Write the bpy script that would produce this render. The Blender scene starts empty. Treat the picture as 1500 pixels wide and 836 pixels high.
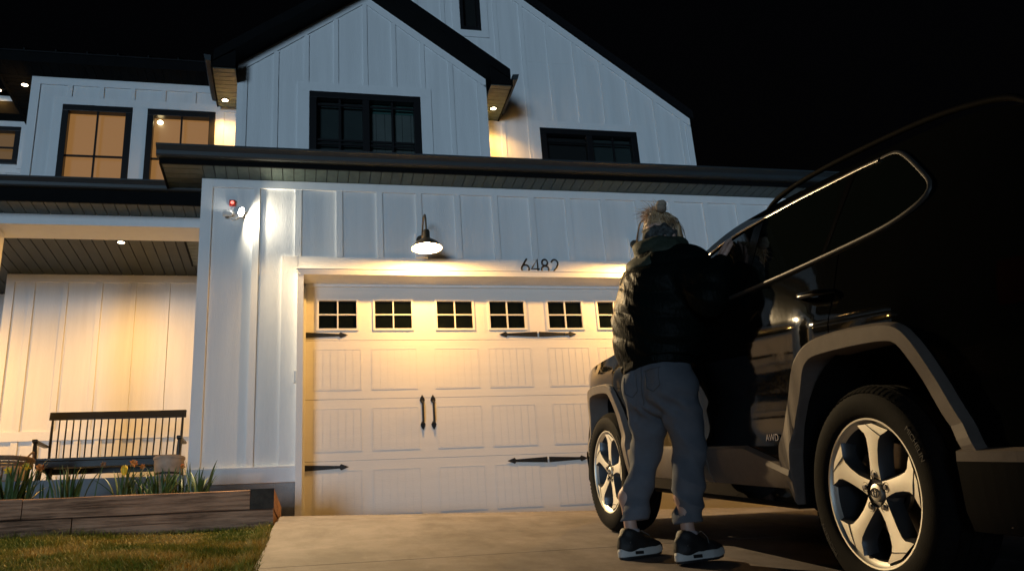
import bpy, math, random
import numpy as np
from mathutils import Vector, Matrix, Euler, noise as mnoise
from math import radians, sin, cos, pi, sqrt

# ------------------------------------------------------------------ camera, sky, sun, exposure
sc = bpy.context.scene
COL = sc.collection
cam_d = bpy.data.cameras.new('camera'); cam = bpy.data.objects.new('camera', cam_d); COL.objects.link(cam)
CR = ((0.973542285531172, -0.21794596307616632, -0.0686656789200001),
      (-0.008751328125289351, -0.3358380823856256, 0.9418790775230065),
      (0.2283392925862426, 0.9163581939385648, 0.32885989093056966))
CP = (-0.015619, -8.862506, -0.737801)
cam.matrix_world = Matrix(((CR[0][0], CR[1][0], -CR[2][0], CP[0]), (CR[0][1], CR[1][1], -CR[2][1], CP[1]),
                           (CR[0][2], CR[1][2], -CR[2][2], CP[2]), (0, 0, 0, 1)))
cam_d.sensor_width = 36; cam_d.lens = 31.176; cam_d.clip_start = 0.05; cam_d.clip_end = 2000
sc.camera = cam

SUN_EL, SUN_AZ = radians(-4.0), radians(203.0)      # the cool street light reaches the house from down the hill, behind and left of the camera
world = bpy.data.worlds.new('World'); sc.world = world; world.use_nodes = True
wn = world.node_tree; bg = wn.nodes['Background']
sky = wn.nodes.new('ShaderNodeTexSky'); sky.sky_type = 'NISHITA'; sky.sun_disc = False
sky.sun_elevation = SUN_EL; sky.sun_rotation = SUN_AZ
wn.links.new(sky.outputs[0], bg.inputs[0]); bg.inputs[1].default_value = 0.05
sun_d = bpy.data.lights.new('street_glow', 'SUN'); sun = bpy.data.objects.new('street_glow', sun_d); COL.objects.link(sun)
sun_d.energy = 1.02; sun_d.angle = radians(12); sun_d.color = (0.54, 0.77, 1.0)
sdir = Vector((-sin(SUN_AZ) * cos(SUN_EL), -cos(SUN_AZ) * cos(SUN_EL), -sin(SUN_EL)))   # the way the light travels
sun.rotation_euler = sdir.to_track_quat('-Z', 'Y').to_euler(); sun.location = (-3, -12, 1)
sc.view_settings.view_transform = 'Standard'; sc.view_settings.look = 'None'
sc.view_settings.exposure = 0.0; sc.view_settings.gamma = 1.0; sc.view_settings.use_curve_mapping = False
sc.cycles.max_bounces = 8; sc.cycles.use_denoising = True; sc.cycles.sample_clamp_indirect = 4.0

WARM = (1.0, 0.51, 0.12)
rnd = random.Random(7)

# ------------------------------------------------------------------ materials
def newmat(name):
    m = bpy.data.materials.new(name); m.use_nodes = True
    return m, m.node_tree, m.node_tree.nodes['Principled BSDF']

def P(b, **k):
    for a, v in k.items():
        b.inputs[a.replace('_', ' ')].default_value = v if not isinstance(v, tuple) or len(v) == 4 else (*v, 1)

def mat(name, col, rough=0.5, metal=0.0, var=0.0, vscale=8.0, bump=0.0, bscale=60.0, stretch=(1, 1, 1), spec=0.5, coat=0.0, rvar=0.0, detail=6.0):
    m, t, b = newmat(name)
    P(b, Base_Color=col, Roughness=rough, Metallic=metal, Specular_IOR_Level=spec)
    if coat: b.inputs['Coat Weight'].default_value = coat; b.inputs['Coat Roughness'].default_value = 0.04
    if var or bump or rvar:
        tc = t.nodes.new('ShaderNodeTexCoord'); mp = t.nodes.new('ShaderNodeMapping'); mp.inputs['Scale'].default_value = stretch
        t.links.new(tc.outputs['Object'], mp.inputs[0])
    if var or rvar:
        n = t.nodes.new('ShaderNodeTexNoise'); n.inputs['Scale'].default_value = vscale; n.inputs['Detail'].default_value = detail
        n.inputs['Roughness'].default_value = 0.62
        t.links.new(mp.outputs[0], n.inputs['Vector'])
    if var:
        r = t.nodes.new('ShaderNodeValToRGB')
        r.color_ramp.elements[0].position = 0.28; r.color_ramp.elements[1].position = 0.72
        r.color_ramp.elements[0].color = (*[max(0, c * (1 - var)) for c in col], 1)
        r.color_ramp.elements[1].color = (*[min(1, c * (1 + var)) for c in col], 1)
        t.links.new(n.outputs[0], r.inputs[0]); t.links.new(r.outputs[0], b.inputs['Base Color'])
    if rvar:
        mr = t.nodes.new('ShaderNodeMapRange'); mr.inputs['To Min'].default_value = max(0.02, rough - rvar); mr.inputs['To Max'].default_value = min(1, rough + rvar)
        t.links.new(n.outputs[0], mr.inputs[0]); t.links.new(mr.outputs[0], b.inputs['Roughness'])
    if bump:
        n2 = t.nodes.new('ShaderNodeTexNoise'); n2.inputs['Scale'].default_value = bscale; n2.inputs['Detail'].default_value = 4
        t.links.new(mp.outputs[0], n2.inputs['Vector'])
        bp = t.nodes.new('ShaderNodeBump'); bp.inputs['Strength'].default_value = bump; bp.inputs['Distance'].default_value = 0.01
        t.links.new(n2.outputs[0], bp.inputs['Height']); t.links.new(bp.outputs[0], b.inputs['Normal'])
    return m

def emit(name, col, s, base=0.8):
    m, t, b = newmat(name); P(b, Base_Color=(base, base, base), Emission_Color=col, Emission_Strength=s); return m

def glass_mat(name, tint=(0.9, 0.93, 0.92), refl=1.0):
    m, t, b = newmat(name); out = t.nodes['Material Output']; t.nodes.remove(b)
    tr = t.nodes.new('ShaderNodeBsdfTransparent'); tr.inputs[0].default_value = (*tint, 1)
    gl = t.nodes.new('ShaderNodeBsdfGlossy'); gl.inputs['Roughness'].default_value = 0.02
    fr = t.nodes.new('ShaderNodeFresnel'); fr.inputs['IOR'].default_value = 1.5
    mx = t.nodes.new('ShaderNodeMixShader')
    t.links.new(fr.outputs[0], mx.inputs[0]); t.links.new(tr.outputs[0], mx.inputs[1]); t.links.new(gl.outputs[0], mx.inputs[2])
    t.links.new(mx.outputs[0], out.inputs['Surface']); return m

M = {}
M['siding'] = mat('white_fibre_cement_siding', (0.74, 0.75, 0.75), 0.55, var=0.07, vscale=1.2, bump=0.35, bscale=30, stretch=(7, 7, 0.45))
M['trim'] = mat('white_painted_trim', (0.76, 0.77, 0.77), 0.5, var=0.03, vscale=4, bump=0.15, bscale=30, stretch=(3, 3, 1))
M['door_white'] = mat('white_steel_garage_door', (0.74, 0.72, 0.68), 0.5, var=0.03, vscale=3, bump=0.12, bscale=40, stretch=(0.6, 6, 6))
M['black'] = mat('black_painted_metal', (0.012, 0.012, 0.012), 0.45, var=0.2, vscale=10)
M['iron'] = mat('black_wrought_iron', (0.012, 0.012, 0.012), 0.4, bump=0.2, bscale=80)
M['soffit'] = mat('dark_soffit_board', (0.040, 0.060, 0.054), 0.5, var=0.35, vscale=5, stretch=(3, 3, 3), bump=0.1)
M['ceiling_board'] = mat('dark_porch_ceiling_board', (0.020, 0.027, 0.023), 0.55, var=0.3, vscale=5, bump=0.1)
M['soffit_groove'] = mat('soffit_groove_black', (0.006, 0.006, 0.006), 0.8)
M['gutter'] = mat('dark_gutter_metal', (0.026, 0.034, 0.038), 0.5, metal=0.0, var=0.1, vscale=6)
M['fascia'] = mat('black_fascia', (0.004, 0.0045, 0.005), 0.8, var=0.2, vscale=6, spec=0.08)
M['roof'] = mat('dark_shingle_roof', (0.009, 0.009, 0.01), 0.95, var=0.4, vscale=30, bump=0.6, bscale=50, spec=0.03)
M['seam'] = mat('dark_standing_seam_metal', (0.012, 0.013, 0.014), 0.6, spec=0.1, var=0.2, vscale=6)
M['frame'] = mat('black_window_frame', (0.008, 0.008, 0.009), 0.35)
M['pane_dark'] = mat('dark_window_pane', (0.004, 0.006, 0.006), 0.04, spec=0.6, rvar=0.02)
M['pane'] = glass_mat('clear_window_glass')
M['shade'] = emit('lit_window_shade', (0.29, 0.135, 0.042), 1.0, 0.06)
M['shade_dim'] = emit('dim_lit_window_shade', (0.13, 0.065, 0.018), 1.0, 0.05)
M['blind'] = mat('grey_window_blind', (0.075, 0.09, 0.085), 0.8, var=0.15, vscale=4)
M['valance'] = mat('teal_window_valance', (0.02, 0.075, 0.065), 0.8, var=0.15, vscale=4)
M['blind_dark'] = mat('dark_window_blind', (0.012, 0.022, 0.022), 0.8, var=0.2, vscale=4)
M['dark_room'] = mat('unlit_room', (0.004, 0.004, 0.004), 0.9)
M['foundation'] = mat('grey_foundation', (0.30, 0.32, 0.33), 0.85, var=0.12, vscale=12, bump=0.4, bscale=90)
M['porch_floor'] = mat('grey_porch_concrete', (0.22, 0.23, 0.24), 0.8, var=0.12, vscale=8, bump=0.2)

# ------------------------------------------------------------------ mesh building
class MB:
    def __init__(self, ox=0, oy=0, oz=0):
        self.v = []; self.f = []; self.m = []; self.mats = []; self.o = (ox, oy, oz); self.cur = 0
    def use(self, m):
        if m not in self.mats: self.mats.append(m)
        self.cur = self.mats.index(m); return self
    def add(self, vs, fs):
        b = len(self.v); self.v += [tuple(p) for p in vs]
        for f in fs: self.f.append(tuple(b + i for i in f)); self.m.append(self.cur)
    def box(self, x0, x1, y0, y1, z0, z1):
        x0, x1 = min(x0, x1), max(x0, x1); y0, y1 = min(y0, y1), max(y0, y1); z0, z1 = min(z0, z1), max(z0, z1)
        self.add([(x0, y0, z0), (x1, y0, z0), (x1, y1, z0), (x0, y1, z0), (x0, y0, z1), (x1, y0, z1), (x1, y1, z1), (x0, y1, z1)],
                 [(0, 3, 2, 1), (4, 5, 6, 7), (0, 1, 5, 4), (1, 2, 6, 5), (2, 3, 7, 6), (3, 0, 4, 7)]); return self
    def prism(self, poly, a, b, axis='y'):
        """poly: 2-D outline, extruded along axis from a to b."""
        n = len(poly)
        def p(q, t):
            return {'y': (q[0], t, q[1]), 'x': (t, q[0], q[1]), 'z': (q[0], q[1], t)}[axis]
        vs = [p(q, a) for q in poly] + [p(q, b) for q in poly]
        ar = sum(poly[i][0] * poly[(i + 1) % n][1] - poly[(i + 1) % n][0] * poly[i][1] for i in range(n))
        fl = (ar > 0) ^ (b > a) ^ (axis == 'y')
        fs = [tuple(range(n)), tuple(range(2 * n - 1, n - 1, -1))] + [(i, n + i, n + (i + 1) % n, (i + 1) % n) for i in range(n)]
        if not fl: fs = [f for f in fs]
        else: fs = [tuple(reversed(f)) for f in fs]
        self.add(vs, fs); return self
    def tube(self, pts, rs, n=10, cap=True, flat=1.0):
        pts = [Vector(p) for p in pts]
        if not hasattr(rs, '__len__'): rs = [rs] * len(pts)
        base = len(self.v); ref = None
        for i, p in enumerate(pts):
            d = (pts[min(i + 1, len(pts) - 1)] - pts[max(i - 1, 0)]).normalized()
            if ref is None: ref = d.orthogonal().normalized()
            ref = (ref - d * ref.dot(d)).normalized(); o = d.cross(ref)
            for k in range(n):
                a = 2 * pi * k / n; self.v.append(tuple(p + rs[i] * (cos(a) * ref + sin(a) * flat * o)))
        for i in range(len(pts) - 1):
            for k in range(n):
                a, b = base + i * n + k, base + i * n + (k + 1) % n
                self.f.append((a, b, b + n, a + n)); self.m.append(self.cur)
        if cap:
            self.f.append(tuple(base + k for k in range(n - 1, -1, -1))); self.m.append(self.cur)
            self.f.append(tuple(base + (len(pts) - 1) * n + k for k in range(n))); self.m.append(self.cur)
        return self
    def lathe(self, prof, n=32, axis='z', c=(0, 0, 0), close=False):
        base = len(self.v)
        for r, h in prof:
            for k in range(n):
                a = 2 * pi * k / n; u, w = r * cos(a), r * sin(a)
                q = {'z': (u, w, h), 'x': (h, u, w), 'y': (w, h, u)}[axis]
                self.v.append((c[0] + q[0], c[1] + q[1], c[2] + q[2]))
        for i in range(len(prof) - 1):
            for k in range(n):
                a, b = base + i * n + k, base + i * n + (k + 1) % n
                self.f.append((a, b, b + n, a + n)); self.m.append(self.cur)
        if close:
            self.f.append(tuple(base + k for k in range(n - 1, -1, -1))); self.m.append(self.cur)
            self.f.append(tuple(base + (len(prof) - 1) * n + k for k in range(n))); self.m.append(self.cur)
        return self
    def build(self, name, parent=None, smooth=None, bevel=0.0, m=None):
        me = bpy.data.meshes.new(name)
        ox, oy, oz = self.o
        me.from_pydata([(x - ox, y - oy, z - oz) for x, y, z in self.v], [], self.f)
        for q in (self.mats if self.mats else [m]): me.materials.append(q)
        if self.mats: me.polygons.foreach_set('material_index', self.m)
        me.validate(); me.update()
        return link(name, me, parent, smooth, bevel)

def link(name, me, parent=None, smooth=None, bevel=0.0):
    o = bpy.data.objects.new(name, me); COL.objects.link(o)
    if parent is not None: o.parent = parent
    if smooth is not None:
        me.shade_smooth(); me.set_sharp_from_angle(angle=radians(smooth))
    if bevel:
        md = o.modifiers.new('edge', 'BEVEL'); md.width = bevel; md.segments = 2; md.limit_method = 'ANGLE'; md.angle_limit = radians(50)
    return o

def npmesh(name, verts, faces, mats, parent=None, smooth=None, mi=None):
    me = bpy.data.meshes.new(name)
    verts = np.asarray(verts, dtype=np.float32); faces = np.asarray(faces, dtype=np.int32)
    k = faces.shape[1]
    me.vertices.add(len(verts)); me.vertices.foreach_set('co', verts.ravel())
    me.loops.add(faces.size); me.loops.foreach_set('vertex_index', faces.ravel())
    me.polygons.add(len(faces)); me.polygons.foreach_set('loop_start', np.arange(0, faces.size, k, dtype=np.int32))
    for q in mats: me.materials.append(q)
    if mi is not None: me.polygons.foreach_set('material_index', np.asarray(mi, dtype=np.int32))
    me.update(); me.validate()
    return link(name, me, parent, smooth)

def tag(o, label=None, cat=None, group=None, kind=None):
    if label: o['label'] = label
    if cat: o['category'] = cat
    if group: o['group'] = group
    if kind: o['kind'] = kind
    return o

def empty(name, loc=(0, 0, 0), label=None, cat=None, group=None, rot=None):
    o = bpy.data.objects.new(name, None); COL.objects.link(o); o.location = loc; o.empty_display_size = 0.2
    if rot: o.rotation_euler = rot
    return tag(o, label, cat, group)

def copy_tree(o, parent=None):
    c = o.copy(); COL.objects.link(c); c.parent = parent
    for ch in list(o.children): copy_tree(ch, c)
    return c

def text_mesh(s, size, depth, name='lettering'):
    cu = bpy.data.curves.new('t', 'FONT'); cu.body = s; cu.size = size; cu.extrude = depth; cu.align_x = 'CENTER'; cu.align_y = 'CENTER'
    ob = bpy.data.objects.new('t', cu); COL.objects.link(ob)
    dg = bpy.context.evaluated_depsgraph_get(); me = bpy.data.meshes.new_from_object(ob.evaluated_get(dg)); me.name = name
    bpy.data.objects.remove(ob); bpy.data.curves.remove(cu); return me

# ------------------------------------------------------------------ ground
def plane_z(x, y): return 0.166 + 0.170 * y

def drive_z(x, y):
    if y < -2.5: return plane_z(x, y)
    s = y + 2.5; z = -0.259 + 0.17 * s - 0.0232 * s * s if s < 2.6 else 0.02 + 0.05 * min(s - 2.6, 1.0) * 0
    w = min(1, max(0, (y + 4) / 4)); w = w * w * (3 - 2 * w)
    return z + w * 0.034 * (2.2 - min(max(x, -1), 4.5))

m, t, b = newmat('lawn_soil'); P(b, Roughness=0.95, Specular_IOR_Level=0.1)
tc = t.nodes.new('ShaderNodeTexCoord'); n = t.nodes.new('ShaderNodeTexNoise'); n.inputs['Scale'].default_value = 2.3; n.inputs['Detail'].default_value = 8
r = t.nodes.new('ShaderNodeValToRGB'); e = r.color_ramp.elements
e[0].position = .35; e[0].color = (0.032, 0.040, 0.010, 1); e[1].position = .68; e[1].color = (0.085, 0.065, 0.028, 1)
t.links.new(tc.outputs['Object'], n.inputs['Vector']); t.links.new(n.outputs[0], r.inputs[0]); t.links.new(r.outputs[0], b.inputs['Base Color'])
M['soil'] = m
ys = [-150, -100, -60, -30, -16, -12] + [-10 + 0.25 * i for i in range(41)] + [4, 20, 60, 150]
xs = [-150, -80, -30, -12, -6, -4, -2, -1, -.5, -.26, 0, 1, 2, 3, 4, 5, 6.4, 8, 12, 30, 80, 150]
vs = []; 
for y in ys:
    for x in xs:
        z = drive_z(x, y) - 0.035 if -0.3 < x < 6.3 else plane_z(x, y) - 0.02
        if y > 0: z = -0.05
        if x <= -0.5 and y > -1.5: z = min(z, -0.08 + 0.02 * (-x))
        vs.append((x, y, z))
nx = len(xs)
fs = [(j * nx + i, j * nx + i + 1, (j + 1) * nx + i + 1, (j + 1) * nx + i) for j in range(len(ys) - 1) for i in range(nx - 1)]
g = npmesh('ground', vs, fs, [M['soil']]); tag(g, 'dark sloping soil ground round the driveway and house', 'ground', kind='structure')

# driveway slab: concrete with saw-cut joints
m, t, b = newmat('driveway_concrete'); P(b, Roughness=0.8, Specular_IOR_Level=0.3)
tc = t.nodes.new('ShaderNodeTexCoord')
n1 = t.nodes.new('ShaderNodeTexNoise'); n1.inputs['Scale'].default_value = 1.6; n1.inputs['Detail'].default_value = 8; n1.inputs['Roughness'].default_value = 0.65
n2 = t.nodes.new('ShaderNodeTexNoise'); n2.inputs['Scale'].default_value = 180; n2.inputs['Detail'].default_value = 2
mp = t.nodes.new('ShaderNodeMapping'); mp.inputs['Scale'].default_value = (3, 90, 3)
n3 = t.nodes.new('ShaderNodeTexNoise'); n3.inputs['Scale'].default_value = 1.5; n3.inputs['Detail'].default_value = 3
t.links.new(tc.outputs['Object'], n1.inputs['Vector']); t.links.new(tc.outputs['Object'], n2.inputs['Vector'])
t.links.new(tc.outputs['Object'], mp.inputs[0]); t.links.new(mp.outputs[0], n3.inputs['Vector'])
r = t.nodes.new('ShaderNodeValToRGB'); e = r.color_ramp.elements
e[0].position = .3; e[0].color = (0.130, 0.114, 0.113, 1); e[1].position = .7; e[1].color = (0.270, 0.240, 0.240, 1)
mx = t.nodes.new('ShaderNodeMixRGB'); mx.blend_type = 'MULTIPLY'; mx.inputs[0].default_value = 0.35
mp2 = t.nodes.new('ShaderNodeMapping'); mp2.inputs['Scale'].default_value = (1.4, 0.5, 1); n4 = t.nodes.new('ShaderNodeTexNoise'); n4.inputs['Scale'].default_value = 2.2; n4.inputs['Detail'].default_value = 10; n4.inputs['Roughness'].default_value = 0.7
t.links.new(tc.outputs['Object'], mp2.inputs[0]); t.links.new(mp2.outputs[0], n4.inputs['Vector'])
r4 = t.nodes.new('ShaderNodeValToRGB'); q4 = r4.color_ramp.elements; q4[0].position = .40; q4[0].color = (0.62, 0.60, 0.57, 1); q4[1].position = .56; q4[1].color = (1, 1, 1, 1)
mx4 = t.nodes.new('ShaderNodeMixRGB'); mx4.blend_type = 'MULTIPLY'; mx4.inputs[0].default_value = 0.8; t.links.new(n4.outputs[0], r4.inputs[0])
t.links.new(n1.outputs[0], r.inputs[0]); t.links.new(r.outputs[0], mx.inputs[1]); t.links.new(n2.outputs[0], mx.inputs[2]); t.links.new(mx.outputs[0], mx4.inputs[1]); t.links.new(r4.outputs[0], mx4.inputs[2]); t.links.new(mx4.outputs[0], b.inputs['Base Color'])
ad = t.nodes.new('ShaderNodeMath'); ad.operation = 'ADD'; t.links.new(n2.outputs[0], ad.inputs[0]); t.links.new(n3.outputs[0], ad.inputs[1])
bp = t.nodes.new('ShaderNodeBump'); bp.inputs['Strength'].default_value = 0.25; bp.inputs['Distance'].default_value = 0.006
t.links.new(ad.outputs[0], bp.inputs['Height']); t.links.new(bp.outputs[0], b.inputs['Normal'])
M['concrete'] = m
mb = MB().use(M['concrete'])
def slab(x0, x1, y0, y1, nx, ny):
    def xl(i, y): 
        xa = x0 if x0 > 0 else (-0.19 + 0.018 * (y + 0.8))
        return xa + (x1 - xa) * i / nx
    top = [[(xl(i, y0 + (y1 - y0) * j / ny), y0 + (y1 - y0) * j / ny) for i in range(nx + 1)] for j in range(ny + 1)]
    vs = [(x, y, drive_z(x, y)) for row in top for x, y in row]; W = nx + 1
    fs = [(j * W + i, j * W + i + 1, (j + 1) * W + i + 1, (j + 1) * W + i) for j in range(ny) for i in range(nx)]
    k = len(vs); ring = [(j * W) for j in range(ny + 1)] + [ny * W + i for i in range(1, W)] + [j * W + nx for j in range(ny - 1, -1, -1)] + [i for i in range(nx - 1, 0, -1)]
    vs += [(vs[i][0], vs[i][1], vs[i][2] - 0.12) for i in ring]
    for q in range(len(ring)):
        a, b2 = ring[q], ring[(q + 1) % len(ring)]; fs.append((a, b2, k + (q + 1) % len(ring), k + q))
    mb.add(vs, fs)
for (ya, yb) in ((-1.62, 0.02), (-4.06, -1.63), (-7.0, -4.07), (-11.2, -7.01)):
    slab(-0.2, 3.02, ya, yb, 8, 12); slab(3.03, 6.25, ya, yb, 8, 12)
o = mb.build('driveway', smooth=40); tag(o, 'pale concrete driveway sloping up to the garage', 'driveway', kind='structure')

# leafy blocker added out of view, keeps the street light off person and car
shade_hedge = empty('shade_hedge', (-0.45, -13.1, -2.05), 'unseen leafy screen added behind the camera to shade the person and car', 'shade_hedge', rot=(0, 0, radians(-23)))
M['shade_hedge_leaf'] = mat('shade_hedge_evergreen', (0.035, 0.06, 0.02), 0.6, var=0.4, vscale=10); M['shade_hedge_wood'] = mat('shade_hedge_branch', (0.05, 0.04, 0.03), 0.9)
rg = np.random.default_rng(11); HX0, HX1, HH = -1.55, 2.3, 2.45
N = 11500; p3 = np.stack([rg.uniform(HX0, HX1, N), rg.uniform(-.42, .42, N), rg.uniform(.1, 1, N) * HH], 1)
p3[:, 1] *= 1 - .12 * p3[:, 2] / HH; p3[:, 2] += .06 * np.sin(p3[:, 0] * 5) + .05 * np.sin(p3[:, 0] * 13 + 1)
u = rg.normal(size=(N, 3)); u /= np.linalg.norm(u, axis=1)[:, None]; v = np.cross(u, rg.normal(size=(N, 3))); v /= np.linalg.norm(v, axis=1)[:, None]; L_ = rg.uniform(.03, .06, (N, 1))
V = np.stack([p3 - u * L_, p3 + v * L_ * .5, p3 + u * L_, p3 - v * L_ * .5], 1).reshape(-1, 3)
npmesh('foliage', V, np.arange(4 * N).reshape(-1, 4), [M['shade_hedge_leaf']], shade_hedge)
for k in range(6):
    w = MB().use(M['shade_hedge_wood']); x = HX0 + .3 + k * .65; w.tube([(x, 0, -.2), (x + .04, .03, .8), (x - .05, 0, 1.7), (x, .02, 2.3)], [.05, .04, .025, .01], 8); w.build('stem', shade_hedge, smooth=60)

# lawn grass: one mass of blades
m, t, b = newmat('grass_blades'); P(b, Roughness=0.6, Specular_IOR_Level=0.25)
tc = t.nodes.new('ShaderNodeTexCoord'); n = t.nodes.new('ShaderNodeTexNoise'); n.inputs['Scale'].default_value = 2.3; n.inputs['Detail'].default_value = 8
n2 = t.nodes.new('ShaderNodeTexNoise'); n2.inputs['Scale'].default_value = 60; mx = t.nodes.new('ShaderNodeMath'); mx.operation = 'MULTIPLY_ADD'
mx.inputs[1].default_value = 0.55; ad = t.nodes.new('ShaderNodeMath'); ad.operation = 'SUBTRACT'; ad.inputs[1].default_value = 0.27
t.links.new(tc.outputs['Object'], n.inputs['Vector']); t.links.new(tc.outputs['Object'], n2.inputs['Vector'])
t.links.new(n2.outputs[0], mx.inputs[0]); t.links.new(n.outputs[0], mx.inputs[2]); t.links.new(mx.outputs[0], ad.inputs[0])
r = t.nodes.new('ShaderNodeValToRGB'); e = r.color_ramp.elements
e[0].position = .36; e[0].color = (0.13, 0.165, 0.018, 1); e[1].position = .66; e[1].color = (0.52, 0.38, 0.12, 1)
x = e.new(.5); x.color = (0.30, 0.26, 0.035, 1)
t.links.new(ad.outputs[0], r.inputs[0]); t.links.new(r.outputs[0], b.inputs['Base Color'])
M['grass'] = m
rg = np.random.default_rng(3)
N = 95000
yy = rg.uniform(-5.4, -1.63, N); xx = -0.23 - 0.02 * (yy + 1.6) * 0 - rg.uniform(0, 1, N) ** 1.0 * 3.4
keep = np.ones(N, bool)
h = rg.uniform(0.025, 0.055, N) * (0.75 + 0.5 * np.sin(xx * 3.1 + 1) * np.sin(yy * 2.3)); h = np.clip(h, 0.015, 0.08)
edge = (xx > -0.34) | (yy > -1.72); h[edge] *= rg.uniform(1.0, 1.9, edge.sum())
a = rg.uniform(0, 2 * pi, N); w = rg.uniform(0.0016, 0.0034, N); lean = rg.uniform(0.1, 0.95, N) * h; la = rg.uniform(0, 2 * pi, N)
zz = 0.166 + 0.17 * yy - 0.022
dx, dy = np.cos(a) * w, np.sin(a) * w; lx, ly = np.cos(la) * lean, np.sin(la) * lean
V = np.stack([np.stack([xx - dx, yy - dy, zz], 1), np.stack([xx + dx, yy + dy, zz], 1),
              np.stack([xx + dx * .7 + lx * .45, yy + dy * .7 + ly * .45, zz + h * .6], 1), np.stack([xx - dx * .7 + lx * .45, yy - dy * .7 + ly * .45, zz + h * .6], 1),
              np.stack([xx + lx, yy + ly, zz + h], 1)], 1)
b5 = np.arange(N)[:, None] * 5
F = np.concatenate([b5 + [0, 1, 2], b5 + [0, 2, 3], b5 + [3, 2, 4]], 0)
o = npmesh('grass', V.reshape(-1, 3), F, [M['grass']]); tag(o, 'short patchy lawn grass with dry yellow spots beside the driveway', 'grass', kind='stuff')
# ------------------------------------------------------------------ house
house = empty('farmhouse', (0, 0, 0), 'white board and batten two storey house with black roofs, garage and porch at night', 'house')

def wall(mb, y, x0, x1, z0, top, holes=(), peaks=(), th=0.16):
    """vertical wall facing the street with real openings; top is a function of x."""
    xs = sorted(set([x0, x1] + [q for h in holes for q in h[:2] if x0 < q < x1] + list(peaks)))
    for a, b2 in zip(xs[:-1], xs[1:]):
        mid = (a + b2) / 2; cuts = [(h[2], h[3]) for h in holes if h[0] <= mid <= h[1]]; cuts.sort()
        z = z0
        for ca, cb in cuts:
            if ca > z: mb.box(a, b2, y, y + th, z, ca)
            z = max(z, cb)
        if z < top(mid): mb.prism([(a, z), (b2, z), (b2, top(b2)), (a, top(a))], y, y + th)

def batten(mb, y, x, z0, z1, w=0.064, t=0.02):
    if z1 > z0: mb.box(x - w / 2, x + w / 2, y - t, y, z0, z1)

# garage front wall ------------------------------------------------
GY, GX0, GX1 = -0.2, -1.016, 5.95
mb = MB().use(M['siding'])
wall(mb, GY, GX0, GX1, 0.40, lambda x: 3.5, [(-0.05, 4.93, 0.0, 2.47)])
mb.box(GX0, GX0 + 0.16, GY + 0.16, 3.1, 0.40, 3.5); mb.box(GX1 - 0.16, GX1, GY + 0.16, 9.0, 0.40, 3.5)
for k in range(16):
    x = -0.497 + 0.4178 * k
    if x > 5.85: break
    batten(mb, GY, x, 0.552 if (k == 0 or x > 5.14) else 2.66, 3.405)
for yy in (0.3, 0.72, 1.14, 1.56): mb.box(GX0 - 0.02, GX0, yy, yy + 0.064, 0.55, 3.4)
mb.build('garage_wall', house)

mb = MB().use(M['trim'])
mb.box(GX0 - 0.024, GX0 + 0.085, GY - 0.024, GY - 0.0005, 0.55, 3.497); mb.box(GX0 - 0.024, GX0 - 0.0005, GY, GY + 0.1, 0.55, 3.497)      # corner board
mb.box(GX1 - 0.085, GX1 + 0.024, GY - 0.024, GY - 0.0005, 0.55, 3.497)
mb.box(GX0 + 0.085, GX1 - 0.085, GY - 0.022, GY - 0.0005, 3.405, 3.497)                         # frieze
for a, b2 in ((GX0 - 0.03, -0.08), (4.98, GX1 + 0.03)):
    mb.box(a, b2, GY - 0.036, GY - 0.0005, 0.40, 0.535); mb.box(a, b2, GY - 0.044, GY - 0.0005, 0.535, 0.549)   # water table with its drip edge
mb.build('wall_trim', house, bevel=0.002)
mb = MB().use(M['foundation']); mb.box(GX0 + 0.02, -0.085, GY + 0.01, 3.0, -0.4, 0.397); mb.build('foundation', house)
mb = MB().use(M['foundation']); mb.box(4.99, GX1 - 0.02, GY + 0.01, 3.0, -0.4, 0.397); mb.build('foundation', house)

# door casing: a flat outer band and a deeper inner casing that carries the drip ledge
mb = MB().use(M['trim'])
mb.box(-0.236, -0.081, GY - 0.027, GY - 0.001, 0.552, 2.656); mb.box(4.96, 5.116, GY - 0.027, GY - 0.001, 0.552, 2.656)
mb.box(-0.081, 4.96, GY - 0.025, GY - 0.001, 2.49, 2.656); mb.box(2.02, 2.024, GY - 0.0262, GY - 0.024, 2.5, 2.656)
mb.box(-0.081, -0.019, -0.31, 0.055, -0.25, 2.43); mb.box(4.899, 4.961, -0.31, 0.055, -0.25, 2.43)
mb.box(-0.083, 4.963, -0.312, 0.055, 2.4305, 2.487); mb.box(-0.093, 4.973, -0.322, GY - 0.026, 2.488, 2.496)
mb.box(-0.0185, 0.006, -0.03, -0.001, -0.2, 2.43); mb.box(-0.0185, 4.8985, -0.03, -0.001, 2.405, 2.43)   # weather strip
mb.build('door_casing', house, bevel=0.003)

# garage door ------------------------------------------------------
mb = MB().use(M['door_white'])
D = 0.012
def raised(xa, xb, za, zb, y, n=6):
    """embossed panel: a thin raised rim with vertical plank grooves inside."""
    t = 0.010; d = 0.0045
    mb.box(xa, xb, y - d, y, zb - t, zb); mb.box(xa, xb, y - d, y, za, za + t)
    mb.box(xa, xa + t, y - d, y, za + t, zb - t); mb.box(xb - t, xb, y - d, y, za + t, zb - t)
    for k in range(n):
        wa = xa + t + 0.004 + (xb - xa - 2 * t - 0.004) * k / n; wb = xa + t + (xb - xa - 2 * t - 0.004) * (k + 1) / n - 0.0022
        mb.box(wa, wb, y - 0.0028, y, za + t + 0.004, zb - t - 0.004)
cx = [1.22 * l + 0.61 + s * 0.285 for l in range(4) for s in (-1, 1)]
secs = [(-0.12, 0.607), (0.613, 1.217), (1.223, 1.827)]
for z0, z1 in secs:
    mb.box(-0.03, 4.91, 0.0, 0.04, z0, z1)
    for c in cx: raised(c - 0.235, c + 0.235, max(z0, 0.0) + 0.09, z1 - 0.085, 0.0)
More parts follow.
